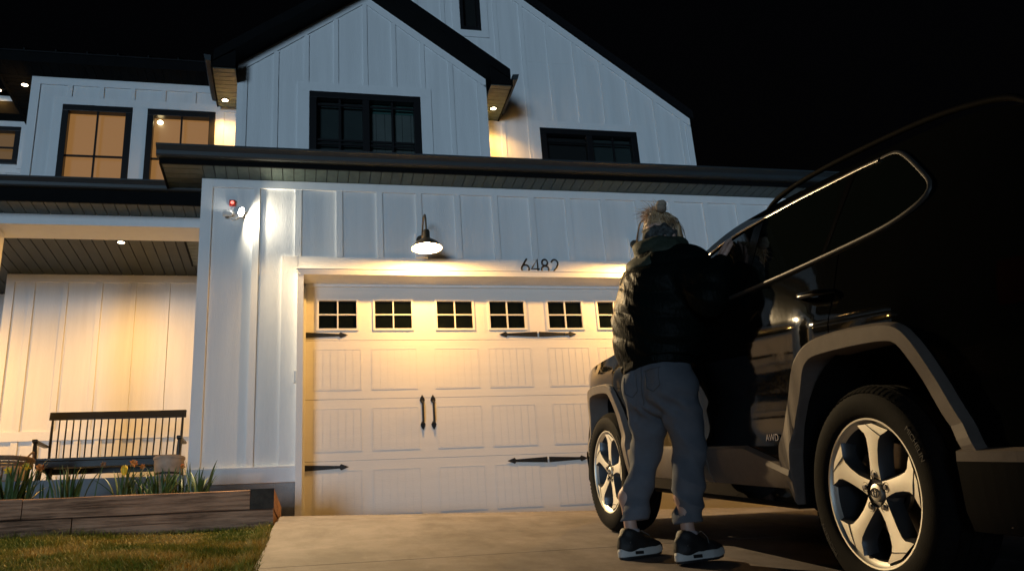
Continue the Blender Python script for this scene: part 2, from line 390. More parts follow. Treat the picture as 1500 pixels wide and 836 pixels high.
wins = [(c - 0.19, c + 0.19, 1.955, 2.255) for c in cx]
wall(mb, 0.0, -0.03, 4.91, 1.833, lambda x: 2.47, wins, th=0.04)
for z in (0.61, 1.22, 1.83): mb.box(-0.03, 4.91, 0.012, 0.03, z - 0.004, z + 0.004)
gdoor = mb.build('garage_door', house)
for (xa, xb, za, zb) in wins:
    w = MB().use(M['door_white']); t = 0.022
    w.box(xa - t, xb + t, -0.016, 0.0, zb, zb + t); w.box(xa - t, xb + t, -0.016, 0.0, za - t, za)
    w.box(xa - t, xa, -0.016, 0.0, za, zb); w.box(xb, xb + t, -0.016, 0.0, za, zb)
    c = (xa + xb) / 2; zc = (za + zb) / 2
    w.box(c - 0.007, c + 0.007, -0.010, 0.009, za, zb); w.box(xa, c - 0.007, -0.009, 0.008, zc - 0.007, zc + 0.007); w.box(c + 0.007, xb, -0.009, 0.008, zc - 0.007, zc + 0.007)
    w.use(M['pane_dark']); w.box(xa, xb, 0.012, 0.018, za, zb)
    w.build('window', gdoor, bevel=0.0015)
def strap(x, z, s):
    """strap hinge: a tapering blade with a spear tip, s = direction of the tip."""
    w = MB().use(M['iron']); L = 0.42
    w.prism([(x, z - 0.028), (x + s * 0.33, z - 0.013), (x + s * 0.345, z - 0.03), (x + s * 0.375, z - 0.018), (x + s * L, z), (x + s * 0.375, z + 0.018), (x + s * 0.345, z + 0.03), (x + s * 0.33, z + 0.013), (x, z + 0.028)], -0.014, -0.0075)
    for q in (0.05, 0.17, 0.29): w.lathe([(0.009, -0.0142), (0.008, -0.018), (0.001, -0.0195)], 8, 'y', (x + s * q, 0, z))
    w.build('hinge', gdoor)
for z in (1.885, 0.55):
    strap(0.006, z, 1); strap(2.43, z, -1); strap(2.45, z, 1); strap(4.874, z, -1)
for x in (1.165, 1.275, 3.605, 3.715):
    w = MB().use(M['iron']); z0, z1 = 0.925, 1.215
    for z, s in ((z0, -1), (z1, 1)):
        w.prism([(x - 0.012, z - s * 0.05), (x - 0.026, z - s * 0.02), (x - 0.02, z), (x, z + s * 0.035), (x + 0.02, z), (x + 0.026, z - s * 0.02), (x + 0.012, z - s * 0.05)], -0.010, -0.001)
    w.tube([(x, -0.008, z0 + 0.03), (x, -0.045, z0 + 0.055), (x, -0.05, (z0 + z1) / 2), (x, -0.045, z1 - 0.055), (x, -0.008, z1 - 0.03)], 0.0115, 8)
    w.build('handle', gdoor, smooth=40)
mb = MB().use(M['trim']); mb.box(-0.105, -0.083, -0.30, -0.26, 1.33, 1.45); mb.build('door_sensor', house, bevel=0.003)
mb = MB().use(M['dark_room']); mb.box(-0.9, 5.8, 0.6, 3.0, 0.0, 3.4); mb.build('garage_interior', house)

# garage roof, gutter, soffit ---------------------------------------
EX0, EX1, EY = -1.41, 6.34, -0.55
mb = MB().use(M['roof']); pz = 3.615
mb.prism([(EY - 0.02, pz), (2.34, pz + 0.72), (2.34, pz + 0.66), (EY - 0.02, pz - 0.015)], EX0, EX1, 'x'); mb.build('garage_roof', house)
mb = MB().use(M['fascia'])
mb.box(EX0, EX1, EY, EY + 0.02, 3.485, 3.598); mb.box(EX0, EX0 + 0.02, EY + 0.02, 2.3, 3.485, 3.598); mb.box(EX1 - 0.02, EX1, EY + 0.02, 2.3, 3.485, 3.598)
mb.prism([(EY + 0.02, 3.60), (2.3, 4.32), (2.3, 3.60)], EX0 + 0.01, EX0 + 0.06, 'x')
mb.build('fascia', house)
def gutter(name, y, z, xa, xb, s=1.0):
    w = MB().use(M['gutter'])
    pr = [(0, 0), (-0.055, 0), (-0.068, 0.012), (-0.072, 0.045), (-0.10, 0.07), (-0.112, 0.075), (-0.112, 0.092), (-0.104, 0.092), (-0.104, 0.08), (-0.064, 0.05), (-0.06, 0.015), (0, 0.008)]
    w.prism([(y + a * s, z + b2 * s) for a, b2 in pr], xa, xb, 'x')
    return w.build(name, house)
gutter('gutter', EY - 0.001, 3.535, EX0 - 0.02, EX1 + 0.02, 1.15)
def planks(mb, x0, x1, y0, y1, z, pitch, along='y', gap=0.008, th=0.012, mm='soffit'):
    mb.use(M[mm])
    if along == 'y':
        n = max(1, round((x1 - x0) / pitch)); p = (x1 - x0) / n
        for k in range(n): mb.box(x0 + k * p + gap / 2, x0 + (k + 1) * p - gap / 2, y0, y1, z, z + th)
    else:
        n = max(1, round((y1 - y0) / pitch)); p = (y1 - y0) / n
        for k in range(n): mb.box(x0, x1, y0 + k * p + gap / 2, y0 + (k + 1) * p - gap / 2, z, z + th)
    mb.use(M['soffit_groove']); mb.box(x0, x1, y0, y1, z + th + 0.002, z + th + 0.012)
mb = MB(); planks(mb, GX0 - 0.0, EX1 - 0.02, EY + 0.02, GY, 3.5, 0.112)
planks(mb, EX0 + 0.02, GX0 - 0.002, EY + 0.02, 2.3, 3.5, 0.112, 'x'); mb.build('soffit', house)

# front gable over the garage ---------------------------------------
FY, FX0, FX1, FXC = 2.35, -0.945, 2.597, 0.826
ftop = lambda x: 6.545 + 0.746 * (FX1 - FXC - abs(x - FXC))
W = (0.035, 1.605, 4.75, 6.17)
mb = MB().use(M['siding'])
wall(mb, FY, FX0, FX1, 4.1, ftop, [W], [FXC])
for k in range(-4, 5):
    x = FXC + 0.4165 * k
    z0 = 6.32 if -0.13 < x < 1.76 else 4.1
    batten(mb, FY, x, z0, ftop(x) - 0.14)
mb.use(M['foundation'])
mb.box(FX0, FX0 + 0.16, FY + 0.16, 3.1, 4.1, 6.4); mb.box(FX1 - 0.16, FX1, FY + 0.16, 3.0, 4.1, 6.4)
mb.m = [0] * len(mb.m)
mb.build('gable_wall', house)
mb = MB().use(M['trim'])
for s in (-1, 1):
    xe = FX0 if s < 0 else FX1
    mb.prism([(xe, ftop(xe) - 0.14), (FXC, ftop(FXC) - 0.14), (FXC, ftop(FXC) - 0.002), (xe, ftop(xe) - 0.002)], FY - 0.022, FY - 0.0005)
    mb.box(xe, xe - s * 0.085, FY - 0.022, FY - 0.0005, 4.1, 6.44)
mb.box(-0.128, 1.765, FY - 0.024, FY - 0.0005, 6.172, 6.318)
mb.box(-0.128, 0.033, FY - 0.024, FY - 0.0005, 4.1, 6.171); mb.box(1.607, 1.765, FY - 0.024, FY - 0.0005, 4.1, 6.171)
mb.build('gable_trim', house)

def window(x0, x1, z0, z1, y, fr=0.09, mull=(), bars=(), bartop=None, mw=0.024, shade=None, name='window', split=None, ftop=None, shade_parts=None):
    """black framed window set into its opening: frame, muntins, glass, shade behind."""
    ft = ftop or fr
    w = MB().use(M['frame'])
    w.box(x0, x1, y - 0.035, y + 0.075, z1 - ft, z1); w.box(x0, x1, y - 0.035, y + 0.075, z0, z0 + fr)
    w.box(x0, x0 + fr, y - 0.034, y + 0.074, z0 + fr, z1 - ft); w.box(x1 - fr, x1, y - 0.034, y + 0.074, z0 + fr, z1 - ft)
    if split: w.box(split[0], split[1], y - 0.03, y + 0.07, z0 + fr, z1 - ft)
    fo = w.build(name, house, bevel=0.004)
    w = MB().use(M['frame'])
    segs = [(x0 + fr, split[0]), (split[1], x1 - fr)] if split else [(x0 + fr, x1 - fr)]
    for xm in mull: w.box(xm - mw / 2, xm + mw / 2, y + 0.002, y + 0.034, z0 + fr, z1 - ft)
    for zb in bars:
        for a, b2 in segs: w.box(a, b2, y + 0.004, y + 0.032, zb - mw / 2, zb + mw / 2)
    if w.v: w.build('muntin', fo)
    w = MB().use(M['pane']); w.add([(x0 + fr, y + 0.04, z0 + fr), (x1 - fr, y + 0.04, z0 + fr), (x1 - fr, y + 0.04, z1 - ft), (x0 + fr, y + 0.04, z1 - ft)], [(0, 1, 2, 3)])
    w.build('pane', fo)
    for a, b2, za, zb, mm, fold in (shade_parts or [(x0, x1, z0, z1, shade, 0)]):
        w = MB().use(mm)
        if fold:
            n = int((b2 - a) / fold)
            for k in range(n): w.box(a + (b2 - a) * k / n, a + (b2 - a) * (k + 1) / n - 0.006, y + 0.11, y + 0.115, za, zb)
            w.use(M['dark_room']); w.box(a, b2, y + 0.12, y + 0.13, za, zb)
        else: w.box(a, b2, y + 0.12, y + 0.13, za, zb)
        w.build('blind', fo)
    return fo
window(*W, FY, 0.10, mull=(0.455, 1.195), bars=(5.98, 5.42, 5.36), split=(0.775, 0.87), ftop=0.10, mw=0.03,
       shade_parts=[(0.05, 0.80, 4.8, 6.16, M['blind_dark'], 0), (0.85, 1.6, 4.8, 5.93, M['blind'], 0.12), (0.85, 1.6, 5.94, 6.16, M['valance'], 0)])

# gable roof slabs: 0.4 m rake overhang, boxed eaves
def gable_roof(name, y0, y1, xc, half, ztop, slope, over, th, m):
    w = MB().use(m)
    for s in (-1, 1):
        xe = xc + s * (half + over); ze = ztop - slope * (half + over)
        w.prism([(xc, ztop + 0.004), (xe, ze + 0.004), (xe, ze + th), (xc, ztop + th + 0.004)], y0, y1)
    return w.build(name, house)
gable_roof('gable_roof', 1.95, 2.995, FXC, FX1 - FXC, ftop(FXC), 0.746, 0.29, 0.17, M['fascia'])
for s in (-1, 1):
    xw = FX0 if s < 0 else FX1; xo = xw + s * 0.30
    mb = MB(); planks(mb, min(xw + s * .002, xo), max(xw + s * .002, xo), 1.99, 3.0, 6.235, 0.10, 'x')
    mb.build('eave_soffit', house)
    mb = MB().use(M['fascia'])
    mb.prism([(xw + s * 0.002, 6.252), (xo, 6.252), (xo + s * 0.012, 6.33), (xw + s * 0.002, 6.52)], 1.97, 1.99); mb.box(xo, xo + s * 0.02, 1.97, 2.99, 6.225, 6.34)
    mb.build('eave_return', house)
    w = MB().use(M['gutter']); w.prism([(xo + s * 0.021, 6.31), (xo + s * 0.09, 6.325), (xo + s * 0.115, 6.41), (xo + s * 0.105, 6.41), (xo + s * 0.021, 6.40)], 1.94, 2.99); w.build('gutter', house)

# tall main gable behind it ------------------------------------------
BY, BX0, BX1, BXC = 3.0, -1.05, 6.15, 2.55
btop = lambda x: 6.46 + 0.777 * (BX1 - BXC - abs(x - BXC))
WL, WU = (3.566, 5.177, 4.9, 6.148), (2.395, 2.735, 7.868, 8.75)
mb = MB().use(M['siding'])
wall(mb, BY, FX1 - 0.3, BX1, 4.1, btop, [WL, WU], [BXC]); wall(mb, BY, BX0, FX1 - 0.3, 6.7, btop, [WU], [])
for k in range(-8, 9):
    x = BXC + 0.4312 * k
    if abs(x - BXC) > 3.5: continue
    z0 = 4.1
    if 3.43 < x < 5.30: z0 = 6.278
    if abs(x - 2.565) < 0.28: z0 = 8.87
    batten(mb, BY, x, max(z0, 6.0 if x < 2.2 else 0), btop(x) - 0.15)
mb.box(BX1 - 0.16, BX1, BY + 0.16, 11, 4.1, 6.4)
mb.build('main_gable_wall', house)
mb = MB().use(M['trim'])
for s in (-1, 1):
    xe = BX0 if s < 0 else BX1
    mb.prism([(xe, btop(xe) - 0.15), (BXC, btop(BXC) - 0.15), (BXC, btop(BXC) - 0.002), (xe, btop(xe) - 0.002)], BY - 0.022, BY - 0.0005)
mb.box(BX1 - 0.09, BX1, BY - 0.022, BY - 0.0005, 4.1, 6.33)
mb.box(3.432, 5.30, BY - 0.024, BY - 0.0005, 6.15, 6.276); mb.box(3.432, 3.564, BY - 0.024, BY - 0.0005, 4.1, 6.149); mb.box(5.179, 5.30, BY - 0.024, BY - 0.0005, 4.1, 6.149)
mb.box(2.275, 2.855, BY - 0.024, BY - 0.0005, 7.745, 7.866); mb.box(2.275, 2.393, BY - 0.024, BY - 0.0005, 7.867, 8.87); mb.box(2.737, 2.855, BY - 0.024, BY - 0.0005, 7.867, 8.87)
mb.box(2.393, 2.737, BY - 0.024, BY - 0.0005, 8.752, 8.87)
for z in (7.36,): mb.box(2.9, 4.6, BY - 0.003, BY - 0.0005, z, z + 0.004)
mb.build('main_gable_trim', house)
window(*WL, BY, 0.10, mull=(4.77,), bars=(5.93,), split=(4.32, 4.42), shade_parts=[(3.6, 4.37, 4.95, 6.1, M['dark_room'], 0), (4.38, 5.15, 4.95, 6.1, M['blind_dark'], 0)])
window(*WU, BY, 0.06, shade=M['dark_room'])
gable_roof('main_roof', 2.93, 11.0, BXC, BX1 - BXC, btop(BXC), 0.777, 0.05, 0.16, M['roof'])

# left wing, upper storey --------------------------------------------
LY, LX0, LX1 = 3.1, -3.77, -0.90
W1, W2 = (-3.335, -2.42, 4.45, 6.19), (-2.216, -1.292, 4.45, 6.18)
mb = MB().use(M['siding'])
wall(mb, LY, LX0, LX1, 3.7, lambda x: 6.62, [W1, W2])
for k in range(7):
    x = -3.266 + 0.4155 * k
    if x < -0.95: batten(mb, LY, x, 6.318, 6.5)
mb.box(LX0, LX0 + 0.16, LY + 0.16, 5.0, 0.5, 6.62)
mb.build('wing_wall', house)
mb = MB().use(M['trim'])
mb.box(LX0, LX1, LY - 0.022, LY - 0.0005, 6.5, 6.617); mb.box(LX0, LX0 + 0.115, LY - 0.022, LY - 0.0005, 3.7, 6.499)
mb.box(-3.45, LX1, LY - 0.020, LY - 0.0005, 6.195, 6.317)
mb.box(-3.45, -3.337, LY - 0.020, LY - 0.0005, 3.7, 6.194); mb.box(-2.418, -2.218, LY - 0.020, LY - 0.0005, 3.7, 6.194); mb.box(-1.29, -1.17, LY - 0.020, LY - 0.0005, 3.7, 6.194)
mb.build('wing_trim', house)
for w_ in (W1, W2): window(*w_, LY, 0.085, mull=((w_[0] + w_[1]) / 2,), bars=(5.41,), shade=M['shade'], ftop=0.095)
mb = MB().use(emit('room_lamp_globe', (1.0, 0.74, 0.36), 9)); mb.lathe([(0.001, -0.03), (0.025, -0.026), (0.042, -0.008), (0.042, 0.008), (0.025, 0.026), (0.001, 0.03)], 20, 'z', (-2.055, LY + 0.08, 6.03)); mb.build('room_lamp', house, smooth=60)
mb = MB().use(M['seam'])
ry0, rz0 = LY - 0.42, 6.78
mb.prism([(ry0, rz0), (7.5, rz0 + 2.9), (7.5, rz0 + 2.8), (ry0, rz0 - 0.03)], -4.22, -0.9, 'x')
for k in range(9):
    x = -4.2 + 0.4 * k
    mb.prism([(ry0, rz0 + 0.002), (7.5, rz0 + 2.902), (7.5, rz0 + 2.932), (ry0, rz0 + 0.032)], x, x + 0.018, 'x')
mb.build('wing_roof', house)
mb = MB(); planks(mb, -4.17, -0.98, LY - 0.40, LY - 0.024, 6.622, 0.112, mm='fascia')
planks(mb, -4.17, LX0 - 0.002, LY - 0.023, 4.98, 6.622, 0.10, 'x', mm='fascia'); mb.build('wing_soffit', house)
mb = MB().use(M['fascia']); mb.box(-4.21, -0.95, LY - 0.42, LY - 0.40, 6.60, 6.76); mb.box(-4.21, -4.17, LY - 0.40, 5.0, 6.60, 6.80); mb.build('wing_fascia', house)

# far left wing, set back
mb = MB().use(M['siding']); Wf = (-5.6, -4.435, 6.18, 6.835)
wall(mb, 5.0, -9.0, LX0 - 0.0, 0.5, lambda x: 6.94, [Wf]); 
for x in (-4.6, -4.83, -5.06, -5.29, -5.52, -5.75): batten(mb, 5.0, x, 5.7, 6.02, w=0.07)
mb.use(M['trim']); mb.box(-9, LX0 - 0.02, 4.97, 4.999, 6.02, 6.09); mb.box(-9, LX0 - 0.02, 4.9, 5.15, 7.17, 7.345)
for a, b2, c, d in ((-5.72, -4.32, 6.84, 6.936), (-4.43, -4.32, 6.1, 6.84), (-5.72, -5.605, 6.1, 6.84)): mb.box(a, b2, 4.975, 4.999, c, d)
mb.build('side_wing_wall', house)
window(*Wf, 5.0, 0.075, mull=(-5.0,), bars=(6.48,), shade=M['shade_dim'])
mb = MB().use(M['fascia']); mb.box(-9, LX0 - 0.03, 4.75, 4.96, 6.945, 7.165); mb.use(M['roof']); mb.prism([(4.7, 7.36), (9, 9.5), (9, 9.4), (4.7, 7.348)], -9, LX0 - 0.03, 'x'); mb.build('side_wing_roof', house)

# porch ---------------------------------------------------------------
PX0 = -7.0
mb = MB().use(M['seam']); mb.prism([(0.08, 3.585), (3.09, 4.42), (3.09, 4.38), (0.08, 3.56)], PX0, GX0 - 0.03, 'x'); mb.build('porch_roof', house)
mb = MB().use(M['fascia']); mb.box(PX0, GX0 - 0.03, 0.1, 0.12, 3.335, 3.56); mb.build('porch_fascia', house)
gutter('porch_gutter', 0.099, 3.475, PX0, GX0 - 0.03, 1.0)
mb = MB(); planks(mb, PX0, GX0 - 0.03, 0.12, 0.495, 3.37, 0.112); mb.build('porch_soffit', house)
mb = MB().use(M['trim']); mb.box(PX0, GX0 - 0.002, 0.5, 0.9, 3.255, 3.68); mb.build('porch_beam', house, bevel=0.004)
mb = MB().use(M['trim']); mb.box(-3.31, -3.128, 0.6, 0.80, 0.575, 3.253); mb.box(-3.335, -3.103, 0.575, 0.825, 0.575, 0.75); mb.build('porch_post', house, bevel=0.005)
mb = MB(); planks(mb, PX0, GX0 - 0.002, 0.902, 3.096, 3.645, 0.135, gap=0.012, mm='ceiling_board'); planks(mb, PX0, LX0 - 0.002, 3.097, 3.895, 3.646, 0.135, gap=0.012, mm='ceiling_board'); mb.build('porch_ceiling', house)
mb = MB().use(M['siding'])
wall(mb, LY, LX0, GX0 + 0.1, 0.4, lambda x: 3.69)
for x in (-3.457, -3.06, -2.642, -2.222, -1.80, -1.385): batten(mb, LY, x, 1.575, 3.54)
k = 0
while True:
    x = -3.70 + 0.238 * k; k += 1
    if x > -1.05: break
    batten(mb, LY, x, 0.58, 1.455, w=0.075)
wall(mb, 3.9, PX0, LX0 - 0.002, 0.4, lambda x: 3.69)
for k in range(8): batten(mb, 3.9, -3.95 - 0.42 * k, 0.58, 3.55)
mb.box(LX0, LX0 + 0.15, LY + 0.17, 3.9, 0.4, 3.69)
mb.build('porch_wall', house)
mb = MB().use(M['trim']); mb.box(LX0, GX0 - 0.002, LY - 0.024, LY - 0.0005, 3.542, 3.643); mb.box(LX0, GX0 - 0.002, LY - 0.028, LY - 0.0005, 1.457, 1.573); mb.box(LX0, LX0 + 0.1, LY - 0.021, LY - 0.0005, 1.574, 3.541)
mb.build('porch_trim', house)
mb = MB().use(M['porch_floor']); mb.box(PX0, GX0 - 0.002, 0.25, 3.09, 0.40, 0.57); mb.box(PX0, LX0 - 0.002, 3.091, 3.89, 0.40, 0.57); mb.use(M['foundation']); mb.box(PX0, GX0 - 0.002, 0.3, 3.0, -0.3, 0.395); mb.build('porch_floor', house)
mb = MB().use(M['frame']); mb.box(-6.9, -5.95, 3.85, 3.899, 0.58, 2.7); mb.build('porch_door', house)

# house number --------------------------------------------------------
hn = empty('house_number', (2.46, GY - 0.03, 2.50), 'black metal house number 6482 above the garage door', 'house number')
def digit(pts_list, x):
    w = MB().use(M['iron'])
    for pts in pts_list:
        w.tube([(x + u * 0.10, -0.006, v * 0.165) for u, v in pts], 0.0095, 8)
    w.build('digit', hn, smooth=50)
def arc(cx_, cy_, rx, ry, a0, a1, n=20): return [(cx_ + rx * cos(radians(a0 + (a1 - a0) * i / n)), cy_ + ry * sin(radians(a0 + (a1 - a0) * i / n))) for i in range(n + 1)]
digit([arc(0, .31, .42, .27, 0, 360), [(.22, 1.0), (-.02, .78), (-.28, .52), (-.41, .36)]], -0.165)
digit([[(.28, 0.02), (.28, .98), (-.42, .30), (.46, .30)]], -0.055)
digit([arc(0, .27, .40, .25, 0, 360), arc(0, .75, .31, .22, 0, 360)], 0.055)
digit([arc(0, .70, .36, .27, 165, -25) + [(.2, .42), (-.38, .02), (.42, .02)]], 0.165)

# ------------------------------------------------------------------ lamps
M['bulb'] = emit('warm_bulb', (1.0, 0.78, 0.45), 60)
M['spot_lens'] = emit('lit_downlight_lens', (1.0, 0.80, 0.52), 30)
M['lamp_metal'] = mat('dark_bronze_lamp_metal', (0.10, 0.085, 0.065), 0.42, metal=0.6, var=0.2, vscale=20)
M['lamp_white'] = mat('white_enamel_inside', (0.85, 0.83, 0.78), 0.35)
M['white_plastic'] = mat('white_plastic', (0.75, 0.75, 0.74), 0.4)

def point_light(name, loc, e, col, r, parent, spot=None, rot=None, blend=0.4):
    d = bpy.data.lights.new(name, 'SPOT' if spot else 'POINT'); d.energy = e; d.color = col; d.shadow_soft_size = r
    if spot: d.spot_size = spot; d.spot_blend = blend
    o = bpy.data.objects.new(name, d); COL.objects.link(o); o.location = loc; o.parent = parent
    if rot: o.rotation_euler = rot
    return o

def barn_lamp(x, label):
    r = empty('wall_lamp', (x, GY - 0.02, 2.85), label, 'wall lamp', 'barn lamps over the garage door')
    w = MB().use(M['trim']); w.box(-0.065, 0.065, -0.018, 0.018, -0.19, 0.085); w.build('mounting_block', r, bevel=0.004)
    w = MB().use(M['lamp_metal'])
    w.lathe([(0.001, -0.024), (0.05, -0.024), (0.055, -0.012), (0.055, 0.0)], 24, 'y', (0, -0.018, 0.0)); w.build('back_plate', r, smooth=40)
    w = MB().use(M['lamp_metal'])
    pts = [Vector(p_) for p_ in ((0, -0.03, 0.0), (0, -0.10, 0.02), (0, -0.16, 0.10), (0, -0.24, 0.165), (0, -0.33, 0.165), (0, -0.385, 0.11), (0, -0.40, 0.03), (0, -0.40, -0.06))]
    for _ in range(2):
        q = [pts[0]]
        for u, v in zip(pts[:-1], pts[1:]): q += [u.lerp(v, .25), u.lerp(v, .75)]
        pts = q + [pts[-1]]
    w.tube(pts, 0.0095, 10); w.build('gooseneck_arm', r, smooth=60)
    w = MB().use(M['lamp_metal']); c = (0, -0.40, -0.095)
    w.lathe([(0.012, 0.06), (0.024, 0.055), (0.034, 0.035), (0.036, -0.03), (0.044, -0.045), (0.075, -0.062), (0.118, -0.092), (0.148, -0.132), (0.154, -0.140), (0.154, -0.146)], 40, 'z', c)
    w.use(M['lamp_white'])
    w.lathe([(0.152, -0.146), (0.145, -0.133), (0.115, -0.095), (0.073, -0.066), (0.04, -0.05), (0.001, -0.046)], 40, 'z', c)
    w.build('lamp_shade', r, smooth=40)
    w = MB().use(M['bulb']); w.lathe([(0.001, -0.06), (0.018, -0.062), (0.022, -0.075), (0.033, -0.092), (0.034, -0.104), (0.027, -0.115), (0.001, -0.119)], 20, 'z', c); w.build('bulb', r, smooth=60)
    point_light('lamp_glow', (0, -0.40, -0.095 - 0.129), 150, WARM, 0.028, r)
    return r
barn_lamp(1.185, 'lit gooseneck barn lamp left of the house number')
barn_lamp(3.575, 'lit barn lamp half hidden behind the person\'s head and collar')

def downlight(loc, e, label, spot=radians(140)):
    r = empty('downlight', loc, label, 'downlight', 'round downlights under the eaves')
    w = MB().use(M['black']); w.lathe([(0.055, 0.0), (0.055, -0.012), (0.042, -0.014), (0.042, -0.004)], 28); w.build('trim_ring', r, smooth=40)
    w = MB().use(M['spot_lens']); w.lathe([(0.001, -0.006), (0.041, -0.006), (0.041, -0.002)], 28); w.build('lens', r)
    point_light('downlight_glow', (0, 0, -0.03), e, WARM, 0.035, r, spot=spot, rot=(0, 0, 0), blend=0.9)
    return r
downlight((-1.14, 2.80, 6.235), 75, 'small downlight under the left eave of the front gable')
downlight((2.755, 2.62, 6.235), 75, 'small downlight under the right eave of the front gable')
downlight((-3.93, 3.32, 6.622), 60, 'small downlight under the corner eave at the upper left')
downlight((-2.19, 1.90, 3.645), 215, 'round downlight in the dark plank porch ceiling', radians(168))

downlight((-5.0, 1.9, 3.645), 600, 'unseen downlight assumed in the porch ceiling beyond the white post, out of view at the left', radians(168))  # added lamp, assumed out of view; extra strength brightens wheels, lawn and person edges
downlight((-4.75, 4.72, 7.345), 40, 'unseen downlight assumed under the far left set back eave from the glow on the wall')  # added lamp out of view, assumed from the lit band on the wall
# security flood light with a red indicator box
r = empty('security_light', (-0.735, GY, 3.12), 'bright white security flood light with a red box above it on the wall corner', 'security light')
w = MB().use(M['white_plastic']); w.lathe([(0.001, -0.03), (0.05, -0.03), (0.055, -0.02), (0.055, -0.0005)], 24, 'y', (0.02, 0, -0.02)); w.build('base', r, smooth=40)
w = MB().use(M['white_plastic']); w.tube([(0.02, -0.03, -0.02), (-0.02, -0.06, -0.02)], 0.018, 10); w.tube([(0.0, -0.065, -0.025), (-0.085, -0.075, -0.03)], [0.032, 0.034], 18); w.build('sensor_head', r, smooth=40)
w = MB().use(M['white_plastic']); w.tube([(0.02, -0.03, -0.02), (0.05, -0.10, -0.012)], 0.014, 10)
w.tube([(0.035, -0.10, -0.005), (0.06, -0.115, -0.02), (0.10, -0.135, -0.04)], [0.025, 0.045, 0.048], 20, cap=False); w.build('lamp_head', r, smooth=40)
M['flood'] = emit('white_flood_lens', (1.0, 0.93, 0.78), 70)
w = MB().use(M['flood']); w.tube([(0.094, -0.132, -0.037), (0.098, -0.134, -0.039)], 0.043, 20); w.build('lens', r)
w = MB().use(mat('red_strobe_plastic', (0.55, 0.04, 0.02), 0.3)); w.box(-0.03, 0.03, -0.035, -0.001, 0.08, 0.14); w.use(emit('red_indicator', (1, 0.12, 0.04), 1.6)); w.lathe([(0.001, -0.042), (0.016, -0.041), (0.019, -0.0355)], 18, 'y', (0, 0, 0.11)); w.build('indicator_box', r, bevel=0.003)
d = Vector((0.30, -0.77, -0.56))
point_light('flood_glow', (0.125, -0.15, -0.055), 1350, (1.0, 0.72, 0.38), 0.03, r, spot=radians(136), rot=d.to_track_quat('-Z', 'Y').to_euler(), blend=1.0)
d = Vector((1.0, -0.2, -0.3))
point_light('flood_side_glow', (0.12, -0.062, -0.04), 30, (1.0, 0.86, 0.62), 0.012, r, spot=radians(176), rot=d.to_track_quat('-Z', 'Y').to_euler(), blend=0.5)
# ------------------------------------------------------------------ porch bench
M['bench'] = mat('black_painted_wood', (0.012, 0.012, 0.012), 0.38, var=0.3, vscale=15, bump=0.1, stretch=(1, 6, 6))
bz = 0.57
bn = empty('porch_bench', (-2.07, 1.7, bz), 'black spindle back wooden bench on the lit porch', 'bench')
B = lambda: MB(-2.07 * 0, 0, 0).use(M['bench'])
hw = 0.70
w = B(); w.prism([(-hw - .03, 0), (hw + .03, 0), (hw + .03, .001), (-hw - .03, .001)], 0, 0.001)
w = B()
sl = 5
for k in range(sl):
    a = -0.25 + 0.5 * k / sl; w.box(-hw - 0.04, hw + 0.04, a, a + 0.5 / sl - 0.008, 0.37 - 0.015 * k / sl, 0.40 - 0.015 * k / sl)
w.build('seat', bn, bevel=0.004)
w = B(); w.box(-hw, hw, -0.235, -0.215, 0.30, 0.368); w.box(-hw, hw, 0.2, 0.22, 0.29, 0.355); w.box(-hw, -hw + .025, -.215, .2, .3, .366); w.box(hw - .025, hw, -.215, .2, .3, .366); w.build('apron', bn, bevel=0.003)
w = B(); w.prism([(0.235, 0.905), (0.275, 0.91), (0.295, 1.0), (0.255, 1.0)], -hw - 0.03, hw + 0.03, 'x'); w.build('top_rail', bn, bevel=0.006)
for k in range(20):
    x = -hw + 0.01 + (2 * hw - 0.02) * k / 19; e = 1.0 if 0 < k < 19 else 1.7
    w = B(); w.tube([(x * 0.985, 0.205, 0.38), (x, 0.235, 0.65), (x * 1.005, 0.262, 0.93)], [0.0075 * e, 0.0095 * e, 0.0075 * e], 8); w.build('spindle', bn, smooth=60)
for s in (-1, 1):
    w = B(); w.prism([(-0.24, 0.585), (-0.20, 0.57), (0.225, 0.59), (0.235, 0.62), (-0.17, 0.605), (-0.235, 0.612)], s * (hw + 0.0), s * (hw + 0.055), 'x'); w.build('armrest', bn, bevel=0.008)
    w = B(); w.tube([(s * (hw + 0.02), -0.19, 0.39), (s * (hw + 0.026), -0.19, 0.48), (s * (hw + 0.028), -0.195, 0.575)], [0.02, 0.025, 0.018], 10); w.build('arm_post', bn, smooth=60)
    for yy in (-0.2, 0.19):
        w = B(); w.tube([(s * (hw - 0.05), yy, 0.36), (s * (hw - 0.035), yy * 1.05, 0.2), (s * (hw - 0.02), yy * 1.1, 0.0)], [0.028, 0.03, 0.02], 10); w.build('leg', bn, smooth=60)

# ------------------------------------------------------------------ raised timber bed
m, t, b = newmat('weathered_timber'); P(b, Roughness=0.9, Specular_IOR_Level=0.2)
tc = t.nodes.new('ShaderNodeTexCoord'); mp = t.nodes.new('ShaderNodeMapping'); mp.inputs['Scale'].default_value = (0.8, 14, 14)
n = t.nodes.new('ShaderNodeTexNoise'); n.inputs['Scale'].default_value = 4; n.inputs['Detail'].default_value = 9; n.inputs['Roughness'].default_value = .7
n2 = t.nodes.new('ShaderNodeTexNoise'); n2.inputs['Scale'].default_value = 3
r = t.nodes.new('ShaderNodeValToRGB'); e = r.color_ramp.elements
e[0].position = .33; e[0].color = (0.11, 0.058, 0.034, 1); e[1].position = .62; e[1].color = (0.50, 0.28, 0.17, 1)
ad = t.nodes.new('ShaderNodeMath'); ad.operation = 'MULTIPLY_ADD'; ad.inputs[1].default_value = .35
sb = t.nodes.new('ShaderNodeMath'); sb.operation = 'SUBTRACT'; sb.inputs[1].default_value = .17
